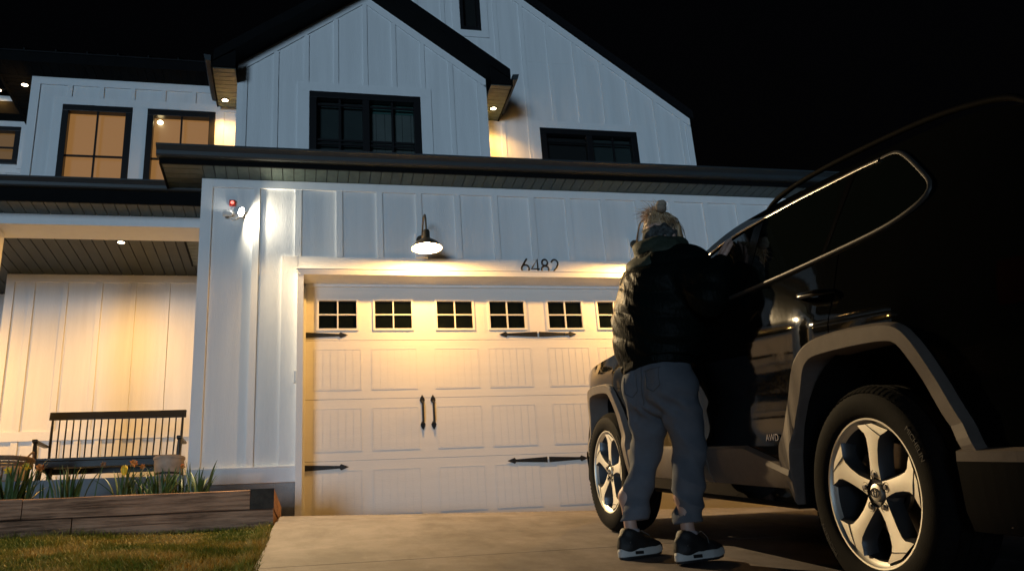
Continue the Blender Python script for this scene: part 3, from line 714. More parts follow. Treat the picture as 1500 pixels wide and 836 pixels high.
t.links.new(tc.outputs['Object'], mp.inputs[0]); t.links.new(mp.outputs[0], n.inputs['Vector']); t.links.new(tc.outputs['Object'], n2.inputs['Vector'])
t.links.new(n2.outputs[0], ad.inputs[0]); t.links.new(n.outputs[0], ad.inputs[2]); t.links.new(ad.outputs[0], sb.inputs[0]); t.links.new(sb.outputs[0], r.inputs[0]); t.links.new(r.outputs[0], b.inputs['Base Color'])
bp = t.nodes.new('ShaderNodeBump'); bp.inputs['Strength'].default_value = .7; bp.inputs['Distance'].default_value = .012; t.links.new(n.outputs[0], bp.inputs['Height']); t.links.new(bp.outputs[0], b.inputs['Normal'])
M['timber'] = m
M['end_grain'] = mat('dark_timber_end_grain', (0.045, 0.036, 0.028), 0.95, var=0.6, vscale=14, bump=0.5, bscale=50)
bed = empty('raised_bed', (-1.6, -1.5, -0.1), 'low raised garden bed of stacked weathered timbers beside the driveway', 'garden bed')
def timber(x0, x1, y0, y1, z0, z1, name='timber', seed=0):
    """a sawn beam with slightly wandering faces and long drying cracks."""
    rr = random.Random(seed); L = x1 - x0; n = max(6, int(L / 0.06)); w = MB().use(M['timber'])
    rows = []
    for i in range(n + 1):
        x = x0 + L * i / n; j = lambda s: 0.0035 * mnoise.noise(Vector((x * 2.2 + s * 9, s * 3.1 + seed, seed)))
        zc = z0 + (z1 - z0) * (0.52 + 0.12 * mnoise.noise(Vector((x * 0.9, seed * 2.0, 4)))); cd = 0.012 * max(0, mnoise.noise(Vector((x * 1.3, seed, 9))) + 0.15)
        rows.append([(x, y0 + j(1), z0 + .004), (x, y0 + j(2), zc - 0.004), (x, y0 + cd + .001, zc), (x, y0 + j(2) + .001, zc + 0.004), (x, y0 + j(3), z1 - .006), (x, y0 + .008 + j(4), z1 + j(5)), (x, y1, z1 + j(6)), (x, y1, z0)])
    for i in range(n):
        k = len(rows[0])
        w.add(rows[i] + rows[i + 1], [(q, k + q, k + (q + 1) % k, (q + 1) % k) for q in range(k)])
    w.add(rows[0], [tuple(range(len(rows[0]) - 1, -1, -1))]); w.add(rows[-1], [tuple(range(len(rows[0])))])
    w.o = (-1.6, -1.5, -0.1)
    return w.build(name, bed)
timber(-2.005, -0.408, -1.60, -1.45, 0.022, 0.172, seed=1); timber(-4.4, -2.012, -1.598, -1.45, 0.026, 0.178, seed=2)
timber(-1.66, -0.232, -1.598, -1.45, -0.125, 0.018, seed=3); timber(-4.1, -1.668, -1.6, -1.45, -0.125, 0.02, seed=4)
w = MB(-1.6, -1.5, -0.1).use(M['end_grain']); w.add([(-0.405, -1.603, 0.022), (-0.228, -1.603, 0.022), (-0.228, -1.603, 0.176), (-0.405, -1.603, 0.176)], [(0, 1, 2, 3)])
w.use(M['timber']); w.add([(-0.405, -1.603, 0.022), (-0.228, -1.603, 0.022), (-0.228, -1.603, 0.176), (-0.405, -1.603, 0.176), (-0.36, -0.25, 0.022), (-0.20, -0.25, 0.022), (-0.20, -0.25, 0.176), (-0.36, -0.25, 0.176)],
      [(4, 7, 6, 5), (1, 5, 6, 2), (0, 3, 7, 4), (3, 2, 6, 7), (0, 4, 5, 1)]); w.build('end_timber', bed, bevel=0.004)
w = MB(-1.6, -1.5, -0.1).use(M['timber']); w.add([(-0.40, -1.44, -0.12), (-0.232, -1.44, -0.12), (-0.232, -1.44, 0.019), (-0.40, -1.44, 0.019), (-0.36, -0.25, -0.12), (-0.205, -0.25, -0.12), (-0.205, -0.25, 0.019), (-0.36, -0.25, 0.019)],
      [(4, 7, 6, 5), (1, 5, 6, 2), (0, 3, 7, 4), (3, 2, 6, 7), (0, 4, 5, 1), (0, 1, 2, 3)]); w.build('end_timber', bed, bevel=0.004)
w = MB().use(mat('dark_garden_soil', (0.03, 0.022, 0.015), 0.95, var=0.5, vscale=20, bump=1.0, bscale=40))
nx_, ny_ = 60, 24
w.add([(-4.4 + 4.0 * i / nx_, -1.46 + 1.75 * j / ny_, 0.125 + 0.03 * mnoise.noise(Vector((i * .4, j * .5, 0)))) for j in range(ny_ + 1) for i in range(nx_ + 1)],
      [(j * (nx_ + 1) + i, j * (nx_ + 1) + i + 1, (j + 1) * (nx_ + 1) + i + 1, (j + 1) * (nx_ + 1) + i) for j in range(ny_) for i in range(nx_)])
tag(w.build('garden_soil', smooth=80), 'dark soil filling the raised timber bed', 'soil', kind='structure')

# ------------------------------------------------------------------ spring bulbs in the bed
M['leaf'] = mat('green_strap_leaf', (0.055, 0.115, 0.035), 0.45, var=0.45, vscale=9)
M['leaf2'] = mat('pale_dry_leaf', (0.17, 0.15, 0.06), 0.6, var=0.4, vscale=9)
M['yellow'] = mat('yellow_petal', (0.75, 0.55, 0.05), 0.5, var=0.2, vscale=20)
M['orange'] = mat('orange_petal', (0.62, 0.24, 0.06), 0.5, var=0.3, vscale=20)
M['withered'] = mat('withered_petal', (0.32, 0.17, 0.08), 0.7, var=0.3, vscale=20)
def strap_leaf(w, r_, bx, by, h, lean, ang, width, droop=0.0):
    n = 8; tw = r_.uniform(-.5, .5); pts = []
    for i in range(n + 1):
        t_ = i / n; out = lean * t_ ** 1.7; z = h * (t_ - droop * t_ ** 3)
        wd = width * (0.55 + 0.9 * t_ * (1 - t_) * 2) * (1 - t_ ** 4) + 0.0006
        a = ang + pi / 2 + tw * t_
        p = Vector((bx + cos(ang) * out, by + sin(ang) * out, z)); d = Vector((cos(a), sin(a), 0)) * wd; f_ = Vector((cos(ang), sin(ang), 0)) * wd * .35
        pts += [p - d + f_, p, p + d + f_]
    w.add(pts, [(3 * i, 3 * i + 1, 3 * i + 4, 3 * i + 3) for i in range(n)] + [(3 * i + 1, 3 * i + 2, 3 * i + 5, 3 * i + 4) for i in range(n)])
def flower(pl, bx, by, h_, kind, mm, lean=(0, 0)):
    h = h_ * 1.18; w = MB().use(M['leaf']); top = (bx + lean[0], by + lean[1], h)
    w.tube([(bx, by, 0), (bx + lean[0] * .3, by + lean[1] * .3, h * .55), top], [0.005, 0.0045, 0.004], 7); w.build('stem', pl)
    w = MB().use(mm)
    if kind == 'tulip':
        for k in range(6):
            a0 = 2 * pi * k / 6; R = 0.030 if k % 2 else 0.027
            vs = []; nn = 7
            for i in range(nn + 1):
                t_ = i / nn; rr = R * sin(pi * min(1, 0.12 + 0.62 * t_)) * (1 - .25 * t_ ** 3); hh = 0.078 * t_; hwid = 0.55 * sin(pi * (0.15 + 0.8 * t_)) + .04
                for q in (-1, 0, 1):
                    a = a0 + q * hwid; vs.append((top[0] + rr * (1.0 if q == 0 else .97) * cos(a), top[1] + rr * sin(a) * (1.0 if q == 0 else .97), top[2] + hh))
            w.add(vs, [(3 * i + q, 3 * i + q + 1, 3 * i + 4 + q, 3 * i + 3 + q) for i in range(nn) for q in (0, 1)])
    else:
        r_ = random.Random(int(bx * 1000)); R = 0.036 if kind == 'daffodil' else 0.026
        c = Vector(top); ax = Vector((0.25, -1, 0.25 if kind == 'daffodil' else -.3)).normalized(); u = ax.orthogonal().normalized(); v = ax.cross(u)
        for k in range(9 if kind == 'daffodil' else 7):
            a = 2 * pi * k / 6 + r_.uniform(-.2, .2); d = cos(a) * u + sin(a) * v; s = ax.cross(d); bk = r_.uniform(-.4, .5)
            w.add([c, c + d * R * .5 + s * R * .34 + ax * R * bk * .3, c + d * R + ax * R * bk, c + d * R * .5 - s * R * .34 + ax * R * bk * .3], [(0, 1, 2, 3)])
        pr = []
        for i, (rr, hh) in enumerate(((.3, 0), (.36, .3), (.42, .55), (.55, .7), (.4, .62), (.1, .3))):
            for k in range(10):
                a = 2 * pi * k / 10; pr.append(c + (cos(a) * u + sin(a) * v) * R * rr * (1 + .12 * (k % 2)) + ax * R * hh)
        w.add(pr, [(i * 10 + k, i * 10 + (k + 1) % 10, i * 10 + 10 + (k + 1) % 10, i * 10 + 10 + k) for i in range(5) for k in range(10)])
    w.build('flower_head', pl, smooth=60)
def plant(name, x, y, label, seed, nl, h, spread, rad, dry=1, cat='plant', group='spring bulbs in the raised bed'):
    r_ = random.Random(seed); pl = empty(name, (x, y, 0.13), label, cat, group); w = MB()
    for k in range(int(nl * 1.5)):
        w.use(M['leaf'] if k >= dry else M['leaf2'])
        a = r_.uniform(0, 2 * pi); q = r_.uniform(0, rad)
        strap_leaf(w, r_, q * cos(a) * 1.6, q * sin(a) * .8, 1.3 * h * r_.uniform(.55, 1.08), spread * r_.uniform(.1, 1.15), a + r_.uniform(-.7, .7), r_.uniform(0.006, 0.012), r_.uniform(0, .25))
    w.build('foliage', pl, smooth=60); return pl
p_ = plant('daffodil', -2.22, -1.15, 'large daffodil clump with yellow blooms in front of the wicker basket', 1, 46, 0.33, 0.20, 0.10, 4)
flower(p_, 0.06, 0.05, 0.30, 'daffodil', M['yellow'], (.02, -.02)); flower(p_, 0.12, 0.02, 0.29, 'daffodil', M['orange'], (.06, 0)); flower(p_, -0.03, 0, 0.27, 'daffodil', M['yellow'], (.0, -.03))
p_ = plant('flower_shoot', -1.985, -1.1, 'single short green shoot between the two leftmost leaf clumps', 2, 4, 0.24, 0.05, 0.02, 0)
p_ = plant('daffodil', -1.80, -1.2, 'leaf clump with tall upright leaves below the left bench arm', 3, 18, 0.30, 0.13, 0.07, 3)
flower(p_, 0.18, 0.05, 0.295, 'withered', M['withered'], (.05, 0))
p_ = plant('tulip', -1.40, -1.25, 'yellow tulip with wide leaning leaves in the middle of the bed', 4, 16, 0.27, 0.24, 0.06, 1)
flower(p_, 0.0, -0.02, 0.20, 'tulip', M['yellow'], (.015, -.01))
p_ = plant('daffodil', -1.29, -1.1, 'daffodil with a ruffled orange bloom just right of the yellow tulip', 5, 13, 0.23, 0.10, 0.06, 3)
flower(p_, -0.05, 0.0, 0.30, 'daffodil', M['orange'], (-.01, -.01)); flower(p_, 0.0, 0.0, 0.275, 'withered', M['orange'], (.01, -.01))
p_ = plant('daffodil', -1.13, -1.2, 'leafy clump with a few pale dry leaves left of the whitewashed bucket', 6, 24, 0.26, 0.16, 0.08, 5)
p_ = plant('daffodil', -0.985, -1.05, 'leaf clump with a small orange bloom in front of the whitewashed bucket', 7, 20, 0.25, 0.12, 0.06, 3)
flower(p_, 0.02, 0.05, 0.28, 'withered', M['orange'], (-.02, -.01))
p_ = plant('daffodil', -0.83, -1.2, 'slim upright leaf clump at the right end by the garage wall corner', 8, 18, 0.27, 0.15, 0.05, 0)
p_ = plant('flower_shoot', -0.52, -1.25, 'tiny lone green shoot near the dark timber end', 9, 3, 0.09, 0.05, 0.02, 0)

# whitewashed bucket and wicker basket on the porch
bk = empty('bucket', (-1.36, 0.95, 0.57), 'round whitewashed planter bucket beside the right end of the bench', 'bucket')
M['bucketm'] = mat('chalky_whitewash', (0.34, 0.27, 0.21), 0.8, var=0.3, vscale=9, bump=0.3, bscale=40)
w = MB().use(M['bucketm']); w.lathe([(0.001, 0.0), (0.12, 0.0), (0.128, 0.02), (0.148, 0.255), (0.156, 0.262), (0.156, 0.285), (0.148, 0.29), (0.138, 0.28), (0.13, 0.24), (0.001, 0.24)], 36); w.build('body', bk, smooth=40)
w = MB().use(M['iron']); w.lathe([(0.1375, 0.10), (0.1405, 0.105), (0.141, 0.118), (0.138, 0.122)], 36); w.build('band', bk, smooth=60)
w = MB().use(mat('dry_soil', (0.10, 0.07, 0.045), 0.9, var=.4, vscale=20)); w.lathe([(0.001, 0.255), (0.07, 0.252), (0.13, 0.242)], 20); w.build('soil', bk)
bs = empty('wicker_basket', (-2.86, 0.85, 0.57), 'woven wicker basket with a looped handle at the left end of the porch', 'basket')
M['wicker'] = mat('brown_wicker', (0.23, 0.14, 0.08), 0.7, var=0.4, vscale=30, bump=0.5, bscale=120)
w = MB().use(M['wicker'])
for k in range(11):
    z = 0.012 + k * 0.026; R = 0.17 + 0.055 * k / 10
    pts = [((R + 0.006 * (1 if (q + k) % 2 else -1)) * cos(2 * pi * q / 36), (R + 0.006 * (1 if (q + k) % 2 else -1)) * sin(2 * pi * q / 36), z) for q in range(37)]
    if k in (3, 4, 5, 6, 7): continue
    w.tube(pts, 0.0125, 6)
for q in range(18):
    a = 2 * pi * (q + .5) / 18; w.tube([(0.168 * cos(a), .168 * sin(a), 0), (0.226 * cos(a), .226 * sin(a), 0.285)], 0.007, 6)
w.build('weave', bs, smooth=60)
w = MB().use(M['wicker']); w.tube([(0.232 * cos(2 * pi * q / 40), 0.232 * sin(2 * pi * q / 40), 0.292) for q in range(41)], 0.017, 8); w.build('rim', bs, smooth=60)
w = MB().use(M['wicker']); w.tube([(0.20 + 0.03 * sin(pi * i / 12) , -0.10 + 0.2 * i / 12, 0.29 + 0.075 * sin(pi * i / 12)) for i in range(13)], 0.009, 7); w.build('handle', bs, smooth=60)
w = MB().use(mat('pale_linen', (0.45, 0.38, 0.30), 0.9, var=.3, vscale=12, bump=.5, bscale=30)); w.lathe([(0.001, 0.25), (0.06, 0.262), (0.12, 0.235), (0.17, 0.20), (0.155, 0.03), (0.001, 0.02)], 24); w.build('cloth_lining', bs, smooth=60)
# ------------------------------------------------------------------ car
M['paint'] = mat('black_car_paint', (0.004, 0.0045, 0.0045), 0.05, spec=0.18, bump=0.02, bscale=14)
M['clad'] = mat('grey_plastic_cladding', (0.17, 0.142, 0.125), 0.6, bump=0.12, bscale=400, var=0.1, vscale=20, spec=0.35)
M['carglass'] = mat('tinted_car_glass', (0.004, 0.006, 0.0055), 0.02, spec=0.75)
M['gloss_black'] = mat('gloss_black_plastic', (0.004, 0.004, 0.004), 0.12, spec=0.5)
M['chrome'] = mat('chrome_trim', (0.60, 0.59, 0.57), 0.26, metal=1.0)
M['shaded_chrome'] = mat('shaded_window_trim', (0.05, 0.048, 0.045), 0.45, metal=0.0, spec=0.3)  # chrome darkened in colour where the rear and lower trim catch little light
M['rail'] = mat('black_roof_rail', (0.003, 0.003, 0.003), 0.75, spec=0.02)
M['rubber'] = mat('tyre_rubber', (0.009, 0.009, 0.009), 0.8, var=0.3, vscale=25, bump=0.15, bscale=200, spec=0.1)
M['rubber_mark'] = mat('raised_tyre_lettering', (0.03, 0.03, 0.03), 0.6)
M['alloy'] = mat('machined_alloy', (1.0, 0.96, 0.88), 0.52, metal=1.0, var=0.05, vscale=20)
M['alloy_dark'] = mat('grey_painted_alloy', (0.085, 0.09, 0.10), 0.4, metal=0.5)
M['disc'] = mat('brake_disc_steel', (0.30, 0.26, 0.22), 0.4, metal=0.8, var=0.2, vscale=12)
M['under'] = mat('black_underbody_bumper_shade', (0.006, 0.006, 0.006), 0.85, spec=0.2)
M['redlamp'] = mat('dark_red_lamp_plastic', (0.006, 0.0004, 0.0004), 0.2, spec=0.15)
M['headlamp'] = mat('clear_headlamp_plastic', (0.35, 0.36, 0.36), 0.15, metal=0.4)
M['badge'] = mat('silver_badge', (0.6, 0.6, 0.6), 0.25, metal=0.9)

CFW = Vector((-0.0113, 0.9858, 0.1673)).normalized(); CRT = Vector((0.9999, 0.0115, 0.0)).normalized(); CUP = CRT.cross(CFW)
car = empty('parked_car', (2.7802, -4.6802, -0.6283), 'black compact SUV parked on the sloping driveway in front of the garage', 'car')
car.matrix_world = Matrix(((CRT.x, CFW.x, CUP.x, 2.7802), (CRT.y, CFW.y, CUP.y, -4.6802), (CRT.z, CFW.z, CUP.z, -0.6283), (0, 0, 0, 1)))

ip = lambda x, tab: float(np.interp(x, [a for a, _ in tab], [b_ for _, b_ in tab]))
def sip(x, tab):
    """smooth interpolation through a table (monotone cubic blend)."""
    X = [a for a, _ in tab]; Y = [b_ for _, b_ in tab]
    if x <= X[0]: return Y[0]
    if x >= X[-1]: return Y[-1]
    i = max(0, min(len(X) - 2, int(np.searchsorted(X, x) - 1)))
    def sl(k):
        if k == 0: return (Y[1] - Y[0]) / (X[1] - X[0])
        if k == len(X) - 1: return (Y[-1] - Y[-2]) / (X[-1] - X[-2])
        a = (Y[k] - Y[k - 1]) / (X[k] - X[k - 1]); c = (Y[k + 1] - Y[k]) / (X[k + 1] - X[k])
        return 0 if a * c <= 0 else 2 * a * c / (a + c)
    h = X[i + 1] - X[i]; t_ = (x - X[i]) / h; m0, m1 = sl(i) * h, sl(i + 1) * h
    return (2 * t_**3 - 3 * t_**2 + 1) * Y[i] + (t_**3 - 2 * t_**2 + t_) * m0 + (-2 * t_**3 + 3 * t_**2) * Y[i + 1] + (t_**3 - t_**2) * m1
SIDE = [(0.28, .845), (0.36, .868), (0.44, .884), (0.53, .889), (0.60, .872), (0.70, .872), (0.82, .884), (0.93, .893), (0.985, .895), (1.04, .886), (1.12, .872), (1.20, .856), (1.30, .822), (1.45, .774), (1.57, .733), (1.62, .70), (1.70, .66)]
def taper(y, z):
    k = 0
    if y > 1.30: k = 0.34 * ((y - 1.30) / 0.98) ** 2.4
    if y < -1.55: k = 0.17 * ((-1.55 - y) / 0.78) ** 2.2
    return 1 - k
def flare(y, z):
    f_ = 0
    for yc, zc in ((-1.345, .93), (1.345, .90)):
        d = abs(y - yc); f_ += 0.024 * math.exp(-((max(0, d - .22)) / .12) ** 2) * math.exp(-((z - zc) / 0.12) ** 2 if z > zc else -((z - zc) / .3) ** 2)
    return f_
def hwid(y, z): return (sip(z, SIDE) + flare(y, z)) * taper(y, z)
RA_IN = [(-.56, .30), (-.515, .45), (-.425, .585), (-.39, .62), (-.268, .852), (-.207, .878), (.163, .870), (.307, .850), (.372, .74), (.462, .555), (.49, .30)]
FA_IN = [(-.40, .30), (-.375, .46), (-.262, .70), (-.19, .83), (-.13, .862), (.17, .858), (.262, .82), (.34, .70), (.40, .52), (.43, .30)]
RA_OUT = [(-.60, .30), (-.575, .47), (-.447, .65), (-.312, .915), (-.215, .946), (.15, .950), (.378, .905), (.46, .77), (.545, .60), (.56, .50)]
FA_OUT = [(-.47, .30), (-.445, .52), (-.335, .72), (-.25, .89), (-.165, .925), (.20, .920), (.315, .87), (.41, .73), (.475, .53), (.50, .30)]
def archz(y):
    z = 0.30
    for yc, A in ((-1.345, RA_IN), (1.345, FA_IN)):
        d = y - yc
        if A[0][0] < d < A[-1][0]: z = max(z, ip(d, A) + 0.012)
    return z
BELT = [(-2.35, 1.12), (-2.05, 1.20), (-1.70, 1.255), (-1.3, 1.245), (-.65, 1.20), (.2, 1.16), (.9, 1.125), (1.2, 1.09), (1.6, 1.045), (1.95, .985), (2.1, .94), (2.2, .86), (2.26, .76), (2.285, .68)]
SIDETOP = [(-2.345, .66), (-2.33, .92), (-2.29, 1.05), (-2.24, 1.17), (-2.16, 1.33), (-2.05, 1.50), (-1.96, 1.555), (-1.75, 1.59), (-1.3, 1.612), (-.75, 1.617), (-.3, 1.60), (0.0, 1.545), (.12, 1.505), (.3, 1.41), (.55, 1.272), (.78, 1.147), (.84, 1.13), (2.3, 0.5)]
def zedge(y):
    b_ = sip(y, BELT); s_ = sip(y, SIDETOP); return min(b_, s_) if y < 0.8 else b_
def zside(y): return max(zedge(y), sip(y, SIDETOP)) if y < .84 else zedge(y)
ZS = [.30, .36, .42, .47, .53, .57, .62, .68, .75, .82, .88, .93, .97, 1.0, 1.04, 1.09]
DOORG = {'front': (-0.135, 0.93), 'rear': (-1.215, -0.135)}
ycols = set(np.round(np.linspace(-2.3, 2.24, 120), 4)) | {2.262, 2.278, 2.285, -2.32, -2.338, -2.345}
for yc, A in ((-1.345, RA_IN), (1.345, FA_IN)):
    for d, _ in A: ycols |= {round(yc + d - .001, 4), round(yc + d + .001, 4), round(yc + d, 4)}
    ycols |= {round(yc + d, 4) for d in np.linspace(-.45, .45, 30)}
G = 0.0032
for a, b2 in DOORG.values(): ycols |= {round(a - G, 4), round(a + G, 4), round(b2 - G, 4), round(b2 + G, 4)}
ycols = sorted(ycols); yc2 = [ycols[0]]
for y in ycols[1:]:
    if y - yc2[-1] > 0.0007: yc2.append(y)
ycols = yc2
NG, NC = 7, 12
rows = []
for y in ycols:
    az, ze, zs_ = archz(y), zedge(y), zside(y); col = []
    for z in ZS + [9]:
        zz = max(min(z, ze), min(az, ze)); col.append((hwid(y, zz), y, zz))
    for k in range(1, NG + 1):
        zz = ze + (zs_ - ze) * k / NG; col.append((hwid(y, zz), y, zz))
    x0, z0 = col[-1][0], col[-1][2]
    crown = 0.055 if y < 0.84 else 0.06 * min(1, (2.29 - y) / .3)
    if y < -1.96: crown = 0.055 * max(0.1, min(1, (y + 2.345) / .35))
    if 0 < y < .84: crown = 0.055 + 0.07 * sin(pi * y / .84)
    for k in range(1, NC + 1):
        q = 1 - k / NC; cc = (1 - q ** 2.6); col.append((x0 * q, y, z0 + crown * cc))
    rows.append(col)
rows = np.array(rows); ny, nz = rows.shape[:2]; nb = len(ZS)          # nb = belt row
groups = {'body': [], 'front_door': [], 'rear_door': [], 'windshield': [], 'rear_glass': []}
for i in range(ny - 1):
    ym = (ycols[i] + ycols[i + 1]) / 2
    for j in range(nz - 1):
        g_ = 'body'
        if j < nb:
            gap = any(abs(ym - e_) < G for ab in DOORG.values() for e_ in ab)
            if gap and j >= 3 and ym < .99: continue
            for nm, (a, b2) in DOORG.items():
                if a < ym < b2 and j >= 4: g_ = nm + '_door'
            if g_ != 'body' and j == 3: continue
        elif j >= nb + NG:
            if 0.10 < ym < 0.80 and j >= nb + NG: g_ = 'windshield'
            if -2.20 < ym < -2.03: g_ = 'rear_glass'
        groups[g_].append((i, j))
def car_surface(name, cells, mm, sides=(-1, 1), smooth=32, m_=None):
    out = []
    for s in sides:
        used = {}; V = []; F = []
        for i, j in cells:
            q = []
            for a, c in ((i, j), (i + 1, j), (i + 1, j + 1), (i, j + 1)):
                key = tuple(np.round(rows[a, c], 5))
                if key not in used: used[key] = len(V); V.append((s * rows[a, c, 0], rows[a, c, 1], rows[a, c, 2]))
                q.append(used[key])
            q = [x for k, x in enumerate(q) if x != q[k - 1]]
            if len(set(q)) >= 3: F.append(tuple(q if s < 0 else reversed(q)))
        out.append((V, F))
    return out
def build_surface(name, parts, mm, smooth=32):
    V = []; F = []
    for v, f_ in parts:
        b_ = len(V); V += v; F += [tuple(b_ + k for k in q) for q in f_]
    me = bpy.data.meshes.new(name); me.from_pydata(V, [], F); me.materials.append(mm); me.validate(); me.update()
    import bmesh
    bm = bmesh.new(); bm.from_mesh(me); bmesh.ops.remove_doubles(bm, verts=bm.verts, dist=0.0004); bm.to_mesh(me); bm.free()
    return link(name, me, car, smooth)
build_surface('body', car_surface('body', groups['body'], None), M['paint'])
doors = {}
for s in (-1, 1):
    for k in ('front_door', 'rear_door'): doors[(k, s)] = build_surface('door', car_surface(k, groups[k], None, (s,)), M['paint'])
build_surface('windshield', car_surface('w', groups['windshield'], None), M['carglass'])
build_surface('rear_window', car_surface('w', groups['rear_glass'], None), M['carglass'])
# inside: dark backing so that the gaps read as gaps, floor pan and wheel wells
w = MB().use(M['under'])
w.box(-.80, .80, -.72, .80, .27, 1.0); w.box(-.78, .78, -2.05, -1.93, .34, .9); w.box(-.60, .60, -1.95, -.7, .26, .95); w.box(-.60, .60, .78, 2.0, .24, .9)
w.box(-.70, .70, 1.85, 2.1, .3, .8)
w.build('underbody', car)
for yc in (-1.345, 1.345):
    for s in (-1, 1):
        w = MB().use(M['under']); n = 16
        prof = [(yc + .47 * cos(pi * k / n), .30 + .60 * sin(pi * k / n) ** .7) for k in range(n + 1)]
        for k in range(n):
            (a, c), (b2, d) = prof[k], prof[k + 1]
            w.add([(s * .86, a, c), (s * .86, b2, d), (s * .58, b2, d), (s * .58, a, c)], [(0, 1, 2, 3)])
        w.add([(s * .601, a, c) for a, c in prof], [tuple(range(n + 1))]); w.build('wheel_well', car)

def rs(path, n):
    p = [Vector(q).to_2d() if len(q) > 2 else Vector(q) for q in path]; L = [0]
    for a, b2 in zip(p[:-1], p[1:]): L.append(L[-1] + (b2 - a).length)
    out = []
    for k in range(n + 1):
        t_ = L[-1] * k / n; i = max(0, min(len(p) - 2, int(np.searchsorted(L, t_) - 1))); u = (t_ - L[i]) / max(1e-9, L[i + 1] - L[i]); out.append(p[i].lerp(p[i + 1], min(1, max(0, u))))
    return out
def smooth_path(path, it=2):
    for _ in range(it):
        q = [path[0]]
        for a, b2 in zip(path[:-1], path[1:]):
            a, b2 = Vector(a), Vector(b2); q += [a.lerp(b2, .25), a.lerp(b2, .75)]
        path = q + [path[-1]]
    return path
# wheel arch cladding: a flat lip with turned-in inner edge and a bevelled outer edge
for yc, AI, AO in ((-1.345, RA_IN, RA_OUT), (1.345, FA_IN, FA_OUT)):
    ai, ao = rs(smooth_path(AI, 2), 72), rs(smooth_path(AO, 2), 72)
    for s in (-1, 1):
        w = MB().use(M['clad']); sec = []
        for a, o_ in zip(ai, ao):
            L = []
            for f_, off in ((-.10, -.10), (0.0, .022), (.06, .030), (.80, .034), (.90, .026), (1.0, .002)):
                q = a.lerp(o_, max(f_, 0)); y = yc + q.x; z = q.y
                if f_ < 0: y, z = yc + a.x, a.y
                base = hwid(max(-2.1, min(2.1, y)), max(z, .34)) - 0.5 * flare(y, z)
                L.append((s * (base + off), y, z))
            sec.append(L)
        k = 6
        for i in range(len(sec) - 1):
            yy = (sec[i][2][1] + sec[i + 1][2][1]) / 2
            w.add(sec[i] + sec[i + 1], [(q, q + 1, k + q + 1, k + q) for q in range(k - 1)])
        w.build('wheel_arch_cladding', car, smooth=28)
# sill cladding, in two pieces that meet at the door gap
def sill(y0, y1, tops):
    for s in (-1, 1):
        w = MB().use(M['clad']); n = max(6, int((y1 - y0) / .06)); sec = []
        for i in range(n + 1):
            y = y0 + (y1 - y0) * i / n; zt = ip(y, tops); hb = lambda z: hwid(y, z)
            sec.append([(s * (hb(.36) - .05), y, .345), (s * (hb(.36) + .012), y, .36), (s * (hb(.42) + .026), y, .375 + .2 * (zt - .36)), (s * (hb(.48) + .034), y, zt - .035), (s * (hb(zt) + .030), y, zt - .012), (s * (hb(zt) + .004), y, zt)])
        for i in range(n): w.add(sec[i] + sec[i + 1], [(q, q + 1, 6 + q + 1, 6 + q) for q in range(5)])
        for e_ in (sec[0], sec[-1]): w.add(e_, [tuple(range(6))])
        w.build('sill_cladding', car, smooth=22)
sill(-.86, -.139, [(-.86, .448), (-.50, .532), (-.139, .528)]); sill(-.131, .90, [(-.131, .528), (.5, .53), (.9, .52)])
# lower rear and front bumpers
def bumper(name, yend, sgn, zt, zb):
    w = MB().use(M['clad']); path = []
    for k in range(15): y = (1.80 + (abs(yend) - 1.80) * k / 14) * sgn; path.append((hwid(y, .5), y))
    xe, ye = path[-1]
    full = [(-a, b2) for a, b2 in path] + [(xe * q, ye + sgn * .03 * (1 - q * q)) for q in np.linspace(-.95, .95, 15)] + [(a, b2) for a, b2 in reversed(path)]
    sec = []
    for i, (x, y) in enumerate(full):
        a = full[max(0, i - 1)]; c = full[min(len(full) - 1, i + 1)]; t_ = Vector((c[0] - a[0], c[1] - a[1])).normalized(); nrm = Vector((t_.y, -t_.x)) * (1 if sgn < 0 else -1)
        if nrm.dot(Vector((x, y - sgn * 1.2))) < 0: nrm = -nrm
        sec.append([(x + nrm.x * o_, y + nrm.y * o_, z) for o_, z in ((-.06, zb), (.0, zb + .01), (.025, zb + .07), (.042, zt - .04), (.04, zt - .01), (.0, zt))])
    for i in range(len(sec) - 1):
        w.use(M['under']); w.add(sec[i] + sec[i + 1], [(q, q + 1, 6 + q + 1, 6 + q) for q in range(3)])  # near-black lower faces stand in for shade; top lip keeps the cladding colour
        w.use(M['clad']); w.add(sec[i] + sec[i + 1], [(q, q + 1, 6 + q + 1, 6 + q) for q in (3, 4)])
    w.build(name, car, smooth=35)
bumper('rear_bumper', -2.335, -1, .525, .27); bumper('front_bumper', 2.27, 1, .50, .24)

